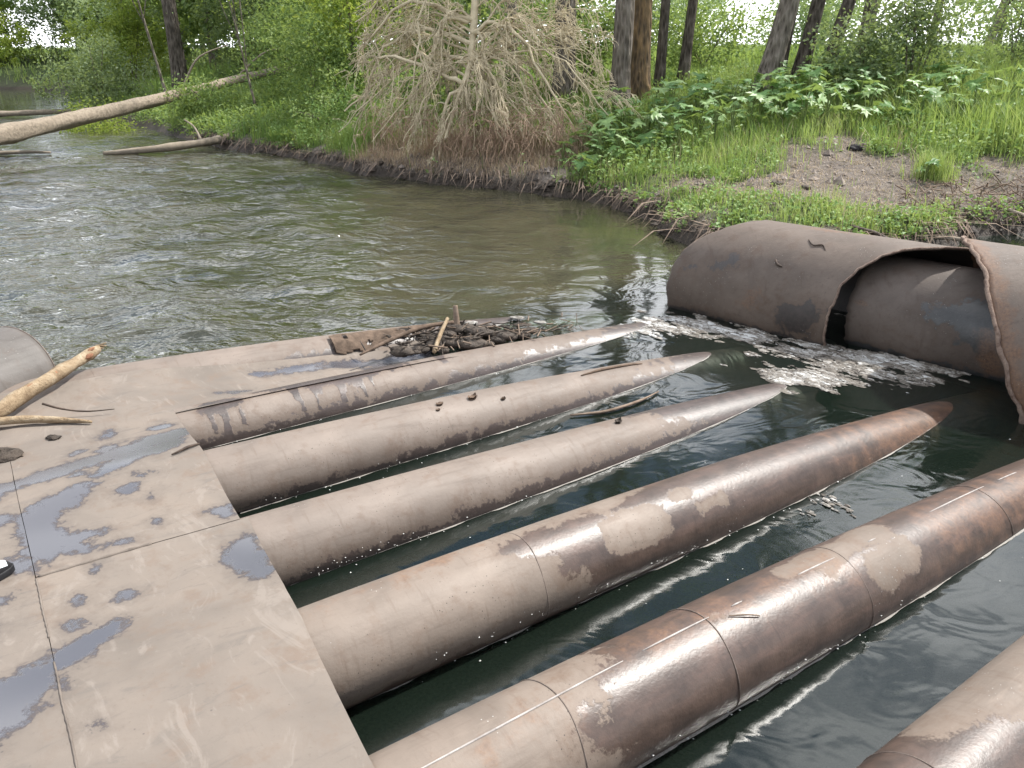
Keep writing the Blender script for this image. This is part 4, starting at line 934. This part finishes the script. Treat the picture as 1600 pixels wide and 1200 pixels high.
for (l, x, y, ch, rad, lf, sd_, nc, ls) in [
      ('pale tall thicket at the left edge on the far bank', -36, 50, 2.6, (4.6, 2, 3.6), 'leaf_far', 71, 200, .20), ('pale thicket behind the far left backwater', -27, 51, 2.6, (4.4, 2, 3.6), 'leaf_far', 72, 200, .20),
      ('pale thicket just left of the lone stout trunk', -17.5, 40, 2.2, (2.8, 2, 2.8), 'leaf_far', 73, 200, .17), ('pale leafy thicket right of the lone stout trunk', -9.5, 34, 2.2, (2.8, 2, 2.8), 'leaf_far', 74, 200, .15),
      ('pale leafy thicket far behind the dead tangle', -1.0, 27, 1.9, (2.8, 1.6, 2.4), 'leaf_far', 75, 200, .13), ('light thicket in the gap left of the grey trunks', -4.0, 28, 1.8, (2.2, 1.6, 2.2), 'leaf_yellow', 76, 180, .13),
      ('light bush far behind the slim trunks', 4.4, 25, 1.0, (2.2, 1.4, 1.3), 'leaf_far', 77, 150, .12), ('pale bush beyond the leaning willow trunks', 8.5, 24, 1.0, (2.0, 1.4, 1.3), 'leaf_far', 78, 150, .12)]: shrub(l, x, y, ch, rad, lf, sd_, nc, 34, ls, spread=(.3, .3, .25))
for k, (x, y, s) in enumerate([(16, 80, 5), (26, 72, 5), (34, 60, 5), (43, 70, 6), (52, 66, 6)]):
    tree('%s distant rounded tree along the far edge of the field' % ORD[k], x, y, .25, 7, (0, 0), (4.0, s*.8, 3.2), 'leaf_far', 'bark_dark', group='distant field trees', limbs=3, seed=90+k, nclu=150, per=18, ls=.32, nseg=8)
# ---- understorey
SH = [('dense dark green bush filling the space left of the dead tangle', -3.6, 17.6, 1.0, (1.4, 1.0, 1.3), 'leaf_mid', 41, 190, .085),
      ('mid green bush right behind the sapling with yellow leaves', -4.9, 20.5, 1.2, (1.5, 1.2, 1.6), 'leaf_mid', 42, 190, .09),
      ('dark bush behind the dead tangle of branches', -1.1, 15.6, 1.1, (1.5, 1.0, 1.4), 'leaf_dark', 43, 170, .08),
      ('shaded bush between the dead tangle and the grey trunks', 1.3, 16.2, 1.0, (1.4, 1.0, 1.3), 'leaf_mid', 44, 150, .08),
      ('leafy bush leaning over the fallen trunk at left', -10.4, 20.8, .55, (1.1, .8, .8), 'leaf_yellow', 45, 110, .08),
      ('low green bush at the waterline below the fallen trunk', -7.1, 19.9, .35, (1.4, .7, .6), 'leaf_mid', 46, 130, .075),
      ('pale green bush behind the fallen trunk near the far bank', -12.5, 25.5, .9, (1.8, 1.2, 1.3), 'leaf_willow', 47, 160, .10),
      ('dark thicket around the lone stout trunk', -8.0, 26.5, 1.2, (2.0, 1.5, 1.9), 'leaf_dark', 48, 190, .11),
      ('bright yellow green thicket in the left background', -13.8, 31, 1.6, (2.2, 1.5, 2.1), 'leaf_yellow', 49, 160, .13),
      ('dark thicket on the far left bank', -21.5, 46.5, 1.2, (3.4, 2, 1.9), 'leaf_dark', 50, 190, .17),
      ('light green bush at the far left edge beyond the river', -29.5, 47.5, 1.4, (3.2, 2, 2.2), 'leaf_yellow', 51, 190, .18),
      ('green thicket between the lone trunk and the dark bush', -5.7, 24.0, 1.2, (1.9, 1.2, 1.8), 'leaf_mid', 52, 190, .10),
      ('willow bush with drooping twigs right of the leaning trunks', 6.6, 14.0, 1.15, (1.0, .8, 1.0), 'leaf_willow', 53, 120, .075),
      ('low leafy bush between the slim trunks and the leaning willow', 3.9, 17.5, .7, (1.5, 1, .9), 'leaf_mid', 54, 110, .085),
      ('scrubby bush at the foot of the dark leaning trunks', 5.5, 13.6, .65, (.8, .6, .75), 'leaf_willow', 55, 90, .07),
      ('thin bush with sparse twigs at right before the field', 8.6, 14.6, .9, (1.2, .8, 1.0), 'leaf_willow', 56, 90, .07),
      ('wispy tall bush at the right edge of the picture', 9.9, 13.2, .7, (1.1, .9, 1.0), 'leaf_willow', 57, 90, .065),
      ('low yellow green bush on the bank at left of the fallen trunk top', -3.4, 16.3, .3, (.9, .6, .5), 'weed', 58, 90, .06)]
for (l, x, y, ch, rad, lf, sd_, nc, ls) in SH: shrub(l, x, y, ch, rad, lf, sd_, nc, 40, ls)

# ------------------------------------------------------------------ dead tangle of branches
dt = empty('dead_tree', (-.45, 13.4, gz(-.45, 13.4))); tag(dt, 'dead fallen tree top, a wide tangle of bare pale branches drooping to the bank', 'dead tree')
D0 = np.array(dt.location); rdt = np.random.default_rng(17)
fork = np.array([-.64, 13.3, 1.80]); stem = [np.array([-.40, 14.6, 5.2]), np.array([-.52, 13.9, 3.4]), fork, np.array([-.80, 13.0, 1.30]), np.array([-1.05, 12.8, .60])]
SP = smooth_path(stem, 40); v, f = tube(SP-D0, np.interp(np.linspace(0, 1, 40), [0, .5, 1], [.085, .055, .02]), 10, .12, 2); mk('stem', v, f, M['deadwood'], dt)
tw = MB()
def grow(p, q, r0, lvl, n_sub):
    """branch from p to q, arching, with sub branches"""
    Lb = np.linalg.norm(q-p); mid = p*.55+q*.45+rdt.normal(0, .07, 3)*Lb+np.array([0, 0, .22*Lb*(1 if lvl < 2 else .7)])
    N = 14 if lvl == 0 else 9; P = smooth_path([p, mid, q], N); P[1:-1] += rdt.normal(0, .012*Lb, (N-2, 3))
    rad = np.linspace(r0, max(r0*.28, .0030), N); v, f = tube(P-D0, rad, 6 if lvl == 0 else 4, 0, 1, False)
    if lvl == 0: mk('branch', v, f, M['deadwood'], dt)
    else: tw.add(v, f)
    if lvl >= 3: return
    for k in range(n_sub):
        t = rdt.uniform(.22, .97); j = min(int(t*(N-1)), N-2); b = P[j]; d = P[j+1]-P[j]; d /= np.linalg.norm(d)
        e = d*1.25+rdt.normal(0, .50, 3)+np.array([0, 0, -.25]); e /= np.linalg.norm(e); l = Lb*rdt.uniform(.28, .6)*(1.15-.5*t)
        t_ = b+e*l; g_ = gz(t_[0], t_[1])+.02
        if g_ < .16: t_ = b+(t_-b)*.35; g_ = gz(t_[0], t_[1])+.02
        if t_[2] < g_: t_[2] = g_+rdt.uniform(0, .08)
        grow(b, t_, max(rad[j]*.60, .0042), lvl+1, [0, 6, 4, 0][lvl+1] if lvl < 2 else 0)
tg = [(-2.80, 13.9, .95), (-2.62, 13.7, .66), (-2.15, 13.5, .55), (-1.70, 13.2, .42), (-1.15, 12.9, .38), (-.62, 12.7, .40), (-.1, 12.5, .45), (.40, 12.6, .64), (.92, 12.7, .85), (1.20, 12.9, 1.2), (1.30, 13.1, 1.6),
      (-2.75, 13.9, 1.45), (-2.45, 13.9, 1.88), (-2.1, 13.8, 2.25), (1.1, 13.4, 2.1), (-1.0, 12.8, .75), (-.3, 12.7, .9), (.25, 12.8, 1.0), (-1.6, 13.1, .95), (.75, 12.9, 1.35)]
for k, q in enumerate(tg+[tuple(np.array(q)+rdt.normal(0, .16, 3)) for q in tg[:18]]):
    j = int(np.clip(rdt.normal(21, 4), 12, 32)); q = np.array(q); q[2] = max(q[2], gz(q[0], q[1])+.04)
    grow(SP[j], q, [.040, .022, .026, .016][k % 4], 0, 7)
for k, q in enumerate([(-2.2, 13.9, 2.6), (-1.7, 13.8, 2.9), (-1.2, 13.6, 2.75), (.2, 13.5, 2.9), (.7, 13.5, 2.65), (1.2, 13.5, 2.5), (-2.5, 13.8, 2.3), (-.2, 13.2, 2.5), (-1.0, 13.2, 2.4), (.5, 13.1, 2.2)]):
    grow(SP[int(np.clip(rdt.normal(14, 2), 9, 18))], np.array(q), [.030, .018][k % 2], 0, 8)
for k in range(26):       # loose hanging twigs
    q = np.array([rdt.uniform(-2.4, 1.2), rdt.uniform(12.9, 14.0), rdt.uniform(1.2, 2.4)]); e = q+np.array([rdt.normal(0, .3), rdt.normal(-.2, .2), -rdt.uniform(.5, 1.1)]); e[2] = max(e[2], gz(e[0], e[1])+.03); grow(q, e, .008, 1, 6)
tag(tw.build('twigs', M['deadwood'], dt), kind='stuff')
tw = MB()
for k in range(260):      # brown dry brush under the pale branches
    x = rdt.uniform(-2.5, 1.0); y = np.interp(x, [-2.5, -1, 1], [14.0, 12.9, 12.4])+rdt.uniform(-.25, .6); q = np.array([x, y, gz(x, y)+rdt.uniform(.25, .75)])
    e = q+np.array([rdt.normal(0, .35), rdt.normal(-.25, .2), -rdt.uniform(.2, .6)]); e[2] = max(e[2], gz(e[0], e[1])+.02)
    if gz(e[0], e[1]) > .14: grow(q, e, .005, 2, 4)
tag(tw.build('brush', M['brush'], dt), kind='stuff')

# ------------------------------------------------------------------ broad leaved weeds (hogweed like)
def lobed_leaf(seed, w=1.0):
    r = np.random.default_rng(seed); pts = [(0, 0)]; lob = [(-.95, .12), (-.8, .52), (-.34, .62), (-.42, .95), (0, 1.25), (.42, .95), (.34, .62), (.8, .52), (.95, .12)]
    dip = [(-.42, .28), (-.30, .48), (-.2, .66), (-.16, .82), (.16, .82), (.2, .66), (.30, .48), (.42, .28)]
    ring = [(-.12, .0), (-.5, -.12)]
    for k in range(9):
        x, y = lob[k]; ring.append((x*(1+r.normal(0, .08)), y*(1+r.normal(0, .06))))
        if k < 8: ring.append(dip[k])
    ring += [(.5, -.12), (.12, .0)]; ring = np.array(ring)
    spine = np.array([(0, .12), (0, .5), (0, .85)]); V = np.vstack([ring, spine]); z = .22*np.abs(V[:, 0])-.32*np.clip(V[:, 1]-.2, 0, 2)**1.5-.25*np.abs(V[:, 0])**2+r.normal(0, .03, len(V))
    V3 = np.stack([V[:, 0]*w, V[:, 1], z], -1); n = len(ring); F = []
    for k in range(n-1):
        y = (ring[k][1]+ring[k+1][1])/2; c = n+(0 if y < .3 else 1 if y < .7 else 2); F.append((k, c, k+1))
    F += [(n-1, n, 0)]
    # close the fans along the spine
    cs = [n+(0 if (ring[k][1]+ring[k+1][1])/2 < .3 else 1 if (ring[k][1]+ring[k+1][1])/2 < .7 else 2) for k in range(n-1)]
    for k in range(n-2):
        if cs[k] != cs[k+1]: F.append((k+1, cs[k], cs[k+1]))
    return V3, np.array(F)
LEAFM = []
for k in range(6):
    V, F = lobed_leaf(200+k); o = mk('leaf', V, F, M['hog'], None, False, {'hue': np.clip(np.full(len(V), .15+.14*k), 0, 1)}); LEAFM.append(o.data); bpy.data.objects.remove(o)
rh = np.random.default_rng(8)
def weed_plant(x, y, size, nl, label, group, hmax=.55, name='broad_leaf_weed', cat='plant'):
    z = gz(x, y); root = empty(name, (x, y, z), rh.uniform(0, 6.28)); tag(root, label, cat, group); m = MB()
    for k in range(nl):
        a = k*2.4+rh.uniform(-.4, .4); h = hmax*rh.uniform(.35, 1.05); rr = rh.uniform(.10, .32)*(1.2-h/hmax*.5)*size*3.2
        e = np.array([math.cos(a)*rr, math.sin(a)*rr, h]); v, f = tube(smooth_path([(0, 0, 0), e*np.array([.35, .35, .75]), e], 6), np.linspace(.009, .005, 6), 4, 0, 1, False); m.add(v, f)
        lf = bpy.data.objects.new('leaf', LEAFM[rh.integers(6)]); COL.objects.link(lf); lf.parent = root; lf.location = e; s = size*rh.uniform(.65, 1.2); lf.scale = (s, s, s)
        lf.rotation_euler = (rh.normal(-.15, .25), rh.normal(0, .25), a-math.pi/2+rh.normal(0, .3))
    m.build('stems', M['stem'], root)
spots = []
while len(spots) < 115:
    u = rh.random(); x = 1.1+7.0*u; y = 12.7+.10*(x-1)+rh.uniform(-1.3, 1.3)
    if all((x-a)**2+(y-b)**2 > .042 for a, b in spots): spots.append((x, y))
for (x, y) in spots: weed_plant(x, y, rh.uniform(.11, .185), 7, 'broad lobed leaf weed in the dense patch below the trunks', 'broad leaf weeds below the trunks', .62)
for (x, y, s, l) in [(.95, 11.25, .17, 'big leaved plant overhanging the water edge right of the dead tangle'), (1.15, 11.7, .18, 'lobed leaf plant just behind the overhanging plant at the water edge'), (1.55, 11.4, .17, 'lobed leaf plant on the bank edge before the bare soil'), (1.0, 12.4, .18, 'lobed leaf plant at the right foot of the dead tangle'),
                     (.75, 12.0, .13, 'small bluish weed at the right foot of the dead tangle'), (-4.2, 16.3, .16, 'fern like plant hanging at the left water edge'), (5.05, 9.85, .10, 'round leaved weed beside the grass tuft on the bare path'), (2.15, 11.7, .15, 'pale lobed weed left of the bare path')]:
    weed_plant(x, y, s, 7, l, None, .34)

# ------------------------------------------------------------------ grass, stalks and ground cover
def blades(P, H, W, lean, seed, mat, name, label, kind='stuff', hue=None, parent=None, cat='grass'):
    r = np.random.default_rng(seed); n = len(P); a = r.uniform(0, 6.283, n); d = np.stack([np.cos(a), np.sin(a), 0*a], -1); sdir = np.stack([-np.sin(a), np.cos(a), 0*a], -1)
    h = (H*r.uniform(.55, 1.25, n))[:, None]; b = (lean*r.uniform(.2, 1.6, n))[:, None]; w = (W*r.uniform(.7, 1.3, n))[:, None]
    up = np.array([[0, 0, 1.0]])
    m1 = P+up*h*.55+d*h*b*.28; tp = P+up*h*(1-.25*b)+d*h*b
    V = np.stack([P-sdir*w, P+sdir*w, m1-sdir*w*.7, m1+sdir*w*.7, tp], 1).reshape(-1, 3); k = np.arange(n)[:, None]*5
    hh = np.clip((r.normal(.5, .2, n) if hue is None else hue+r.normal(0, .14, n)), 0, 1)
    loc = np.array(parent.location) if parent else 0
    o = mk(name, V-loc, [k+np.array([[0, 1, 3, 2]]), k+np.array([[2, 3, 4]])], mat, parent, False, {'hue': np.repeat(hh, 5)})
    return o if parent else tag(o, label, cat, kind=kind)
rg = np.random.default_rng(12)
def scatter(n, x0, x1, y0, y1, ok, seed):
    r = np.random.default_rng(seed); x = r.uniform(x0, x1, n); y = r.uniform(y0, y1, n); k = ok(x, y, r); x, y = x[k], y[k]
    return np.stack([x, y, ground(x, y)-.01], -1)
def okg(x, y, r, thin=1.0):
    d = shore_dist(x, y); b = bare_field(x, y); n = fbm(x*1.3, y*1.3, 77, 3)
    return (d > .14) & (r.random(len(x)) > b*1.02-.03) & (r.random(len(x)) < thin*(.15+1.45*n))
P = scatter(150000, -6, 9.5, 7.4, 17, lambda x, y, r: okg(x, y, r), 1)
hgt = .10+.16*fbm(P[:, 0]*.9, P[:, 1]*.9, 31, 3)+.16*sstep(9.5, 12, P[:, 1]-.25*np.abs(P[:, 0]-3))+.30*sstep(5.2, 7.4, P[:, 0])*sstep(10.2, 11.8, P[:, 1])
blades(P, hgt, .0042, .45, 1, M['grass'], 'bank_grass', 'green grass covering the near bank', hue=-.1+1.25*fbm(P[:, 0]*1.1, P[:, 1]*1.1, 33, 4))
P = scatter(60000, -22, 14, 16, 34, lambda x, y, r: okg(x, y, r), 2)
blades(P, .30+.25*fbm(P[:, 0]*.5, P[:, 1]*.5, 35, 3), .010, .45, 2, M['grass'], 'far_grass', 'taller grass on the bank further back', hue=.2+.5*fbm(P[:, 0]*.4, P[:, 1]*.4, 36, 3))
P = scatter(45000, -60, 45, 34, 75, lambda x, y, r: okg(x, y, r), 3)
blades(P, .45, .030, .45, 3, M['grass'], 'meadow_grass', 'pale meadow grass in the distance', hue=.75+0*P[:, 0])
# tall reedy grass on the right bank
P = scatter(26000, 4.8, 12, 9.9, 15, lambda x, y, r: (shore_dist(x, y) > .5) & (r.random(len(x)) > bare_field(x, y)) & (r.random(len(x)) < sstep(5.2, 7.2, x)*sstep(10.2, 11.6, y)*(.3+fbm(x, y, 38, 3))), 4)
blades(P, .50+.25*fbm(P[:, 0]*.8, P[:, 1]*.8, 39, 3), .0050, .5, 4, M['grass'], 'tall_grass', 'tall bright grass on the right of the bank', hue=.45+.5*fbm(P[:, 0], P[:, 1], 40, 3))
# dry stalks under the dead tree and along the path
def okd(x, y, r):
    f = chain(x, y, [(-2.4, 14.0, .7), (-1.2, 13.2, .9), (-.2, 12.6, .9), (.6, 12.4, .7)]); return (shore_dist(x, y) > .12) & (r.random(len(x)) < sstep(-.2, .5, f))
P = scatter(30000, -3.4, 1.6, 11.4, 14.8, okd, 5); blades(P, .14+.50*fbm(P[:, 0]*2, P[:, 1]*2, 42, 3)*sstep(.3, 1.2, shore_dist(P[:, 0], P[:, 1])), .0030, .95, 5, M['dry'], 'dry_stalks', 'brown dry stalks under the dead tangle', cat='stalks')
P = scatter(40000, 1.6, 9, 7.5, 12.5, lambda x, y, r: (shore_dist(x, y) > .1) & (r.random(len(x)) < .2+.5*bare_field(x, y)), 6); blades(P, .05, .0030, 1.6, 6, M['dry'], 'straw_litter', 'short dry straw lying on the bare path', cat='straw')
P = scatter(9000, -5.5, 9, 7.2, 17, lambda x, y, r: (shore_dist(x, y) < .22) & (shore_dist(x, y) > .03), 7); blades(P, .09, .0032, 1.5, 7, M['dry'], 'edge_roots', 'dry roots and stalks hanging over the eroded bank edge', cat='roots')
# low leafy ground cover
def leafcover(n, box, ok, L, W, mat, name, label, seed, hz):
    P = scatter(n, *box, ok, seed); r = np.random.default_rng(seed); P[:, 2] += .01+hz(P)*r.random(len(P))
    V, F = leaves_mesh(P, L, W, seed, .05, 1.6); h = np.clip(.2+.6*fbm(P[:, 0]*1.5, P[:, 1]*1.5, seed, 3)+r.normal(0, .16, len(P)), 0, 1)
    tag(mk(name, V, F, mat, None, False, {'hue': np.repeat(h, 4)}), label, 'ground cover', kind='stuff')
leafcover(26000, (1.0, 6.5, 7.3, 11.2), lambda x, y, r: (shore_dist(x, y) > .06) & (r.random(len(x)) > .15+.95*bare_field(x, y)*sstep(.2, .5, shore_dist(x, y))) & (fbm(x*2.2, y*2.2, 61, 3) > .38), .050, .042, M['weed'], 'low_weeds', 'low round leaved weeds on the bank corner behind the culvert', 61, lambda P: .07+.10*fbm(P[:, 0]*3, P[:, 1]*3, 3, 2))
leafcover(42000, (-7, 9.5, 10.6, 16.5), lambda x, y, r: (shore_dist(x, y) > .1) & (r.random(len(x)) > bare_field(x, y)) & (fbm(x*1.2, y*1.2, 62, 3) > .44), .075, .045, M['weed'], 'nettle_cover', 'leafy nettles growing through the grass on the bank', 62, lambda P: .15+.30*fbm(P[:, 0], P[:, 1], 4, 2))
leafcover(26000, (-12, -3, 15.5, 24), lambda x, y, r: (shore_dist(x, y) > .05) & (fbm(x*.9, y*.9, 63, 3) > .35), .085, .055, M['leaf_mid'], 'bank_creepers', 'dark leafy creepers on the left bank above the water', 63, lambda P: .15+.30*fbm(P[:, 0], P[:, 1], 5, 2))
# single tuft on the bare path
tf = empty('grass_tuft', (5.2, 10.0, gz(5.2, 10.0))); tag(tf, 'bright grass tuft standing alone on the bare path', 'grass tuft')
r = np.random.default_rng(4); q = r.normal(0, .11, (420, 2)); P = np.stack([5.2+q[:, 0], 10.0+q[:, 1], np.full(420, gz(5.2, 10.0)-.01)], -1)
blades(P, .42, .004, .42, 9, M['grass'], 'blades', None, hue=.7+0*P[:, 0], parent=tf)
# scattered clods, roots and stones on the bare bank
cl = [(4.62, 11.0, .075, 'clod', 'small black clod lying on the bare path below the weeds'), (3.05, 9.25, .055, 'mud', 'dark mud clod at the lower left of the bare path'), (3.34, 9.12, .045, 'mud', 'smaller dark clod beside the mud clod on the path'), (2.80, 9.42, .035, 'mud', 'upper dark clod at the left of the bare path')]
for j, (x, y, r, mt, l) in enumerate(cl):
    th_, ph_ = np.meshgrid(np.linspace(0, math.pi, 14), np.arange(22)*2*math.pi/22, indexing='ij'); rr = r*(.5+1.0*fbm(th_*2.4+j*5, np.cos(ph_)*2.3+np.sin(ph_), 130+j, 4))
    oo = mk('soil_clod', np.stack([rr*1.3*np.sin(th_)*np.cos(ph_), rr*np.sin(th_)*np.sin(ph_), rr*.7*np.cos(th_)], -1).reshape(-1, 3), gridF(14, 22, True), M[mt], attrs={'hue': np.zeros(308)}); oo.location = (x, y, gz(x, y)+r*.2); tag(oo, l, 'clod')
rr_ = np.random.default_rng(44)
for j, (x, y, dx, dy, r, l) in enumerate([(4.35, 8.05, .55, -.35, .022, 'pale root sticking out of the eroded bank behind the culvert'), (5.6, 8.95, .25, -.45, .020, 'thin root hanging down the muddy bank at right'), (6.4, 9.3, .7, .5, .016, 'long pale stick on the rooty soil at the right edge'), (3.3, 7.75, .7, -.1, .025, 'dark branch lying behind the top of the culvert'), (6.9, 9.0, .5, -.2, .014, 'short stick on the muddy slope at the right edge')]):
    z0 = gz(x, y)+.05; z1 = max(gz(x+dx, y+dy), 0)+.03
    stick('bank_root', [(x, y, z0), (x+dx*.4, y+dy*.4, max(z0*.6+z1*.4, gz(x+dx*.4, y+dy*.4)+.03)+.04), (x+dx, y+dy, z1)], [r*.8, r, r*.4], M['darkstick' if 'dark' in l else 'driftlog'], l, 'root', 7, .25, 16, 50+j)
m = MB()
for k in range(420):                             # matted roots on the eroded slope at right
    x = rr_.uniform(4.3, 8.5); y = np.interp(x, [4.3, 4.9, 6, 8.5], [8.0, 8.6, 8.9, 8.7])+rr_.uniform(.05, 1.1); c = np.array([x, y, gz(x, y)+rr_.uniform(0, .05)]); a = rr_.normal(0, 1, 3); a[2] = a[2]*.5-.3; a /= np.linalg.norm(a); l = rr_.uniform(.08, .35)
    v, f = tube(np.array([c-a*l*.5, c+rr_.normal(0, .03, 3), c+a*l*.5]), rr_.uniform(.003, .009), 4, 0, 1, False); m.add(v, f)
tag(m.build('matted_roots', M['stick']), 'matted roots and twigs on the eroded slope at right', 'roots', kind='stuff')

# pebbles and crumbs on the bare ground
P = scatter(9000, -3, 9, 7.5, 14, lambda x, y, r: (shore_dist(x, y) > .05) & (r.random(len(x)) < bare_field(x, y)), 21)
rp = np.random.default_rng(21); n = len(P); R0 = rp.exponential(.010, n)+.005
base = np.array([[1, 0, 0], [0, 1, 0], [-1, 0, 0], [0, -1, 0], [0, 0, .8]])
V = (P[:, None, :]+base[None]*R0[:, None, None]*rp.uniform(.6, 1.5, (n, 5, 1))+np.array([0, 0, .012])).reshape(-1, 3); k = np.arange(n)[:, None]*5
F = np.vstack([k+np.array([[a, (a+1) % 4, 4]]) for a in range(4)])
tag(mk('soil_crumbs', V, F, simple('soil crumbs', (0.09, 0.072, 0.058), (0.24, 0.20, 0.17), 9, .95, .3, .01, None, (0.36, 0.32, 0.28)), None, False, {'hue': np.zeros(len(V))}), 'soil crumbs and pebbles scattered over the bare bank', 'soil', kind='stuff')

P = scatter(22000, -5, 9.5, 7.6, 16, lambda x, y, r: okg(x, y, r) & (fbm(x*1.4, y*1.4, 88, 3) > .45), 31)
blades(P, .22+.22*fbm(P[:, 0], P[:, 1], 89, 3), .0026, .8, 31, M['dry'], 'dead_grass', 'dead straw coloured stems among the bank grass', cat='grass')

# strands hanging over the eroded edge and lumps along the waterline
P = scatter(60000, -7, 9, 7.2, 19, lambda x, y, r: (shore_dist(x, y) < .34) & (shore_dist(x, y) > .10), 51)
P = P[:1500]; rs = np.random.default_rng(51); n = len(P); e = .05
gxv = shore_dist(P[:, 0]+e, P[:, 1])-shore_dist(P[:, 0]-e, P[:, 1]); gyv = shore_dist(P[:, 0], P[:, 1]+e)-shore_dist(P[:, 0], P[:, 1]-e)
G = -np.stack([gxv, gyv], -1); G /= np.linalg.norm(G, axis=1)[:, None]+1e-6; G += rs.normal(0, .9, G.shape)
ln = rs.uniform(.08, .26, n); T1 = P.copy(); T1[:, :2] += G*ln[:, None]*.55; T1[:, 2] += .03; T2 = P.copy(); T2[:, :2] += G*ln[:, None]; T2[:, 2] = np.maximum(P[:, 2]-ln*.8, .0)
sw = np.stack([-G[:, 1], G[:, 0], 0*ln], -1)*.0035
V = np.stack([P-sw, P+sw, T1-sw, T1+sw, T2], 1).reshape(-1, 3); k = np.arange(n)[:, None]*5
tag(mk('hanging_strands', V, [k+np.array([[0, 1, 3, 2]]), k+np.array([[2, 3, 4]])], M['stick'], None, False, {'hue': np.repeat(np.clip(rs.normal(.3, .3, n), 0, 1), 5)}), 'dead grass and fine roots hanging over the eroded bank edge', 'roots', kind='stuff')
P = scatter(60000, -7, 9, 7.2, 19, lambda x, y, r: (shore_dist(x, y) < .16) & (shore_dist(x, y) > -.05), 52)[:3200]
n = len(P); R0 = rs.exponential(.016, n)+.006; ang = np.arange(6)*math.pi/3
ring = np.stack([np.cos(ang), np.sin(ang), 0*ang], -1); base = np.vstack([ring, ring*.6+[0, 0, .55], [[0, 0, .75]]])
V = (P[:, None, :]+base[None]*R0[:, None, None]*rs.uniform(.6, 1.45, (n, 13, 1))).reshape(-1, 3); k = np.arange(n)[:, None]*13
q4 = np.vstack([k+np.array([[a, (a+1) % 6, 6+(a+1) % 6, 6+a]]) for a in range(6)]); q3 = np.vstack([k+np.array([[6+a, 6+(a+1) % 6, 12]]) for a in range(6)])
tag(mk('edge_lumps', V, [q4, q3], M['mud'], None, False, {'hue': np.zeros(len(V))}), 'mud lumps and stones along the waterline of the bank', 'mud', kind='stuff')

# thin scum line where each pipe meets the water
m = MB(); rl = np.random.default_rng(77)
for i in range(1, 6):
    ss = np.arange(.72, 4.2, .012); z = pz(i, ss); Rr = PIPES[i][4]; ok = np.abs(z) < Rr*.985; ss = ss[ok]; z = z[ok]
    o = po(i, ss)+np.sqrt(Rr*Rr-z*z)+.0015; w = np.clip((fbm(ss*7+i*11, ss*0, 140+i, 4)-.42)*.035, 0, .009)+.0006
    A = so(ss, o, .0035); B = so(ss, o+w, .003); n = len(ss); k = np.arange(n-1)
    m.add(np.vstack([A, B]), np.stack([k, k+1, n+k+1, n+k], 1), .62)
tag(m.build('scum_line', M['foam2'], None, False), 'thin pale scum line along the pipes at the water surface', 'foam', kind='stuff')
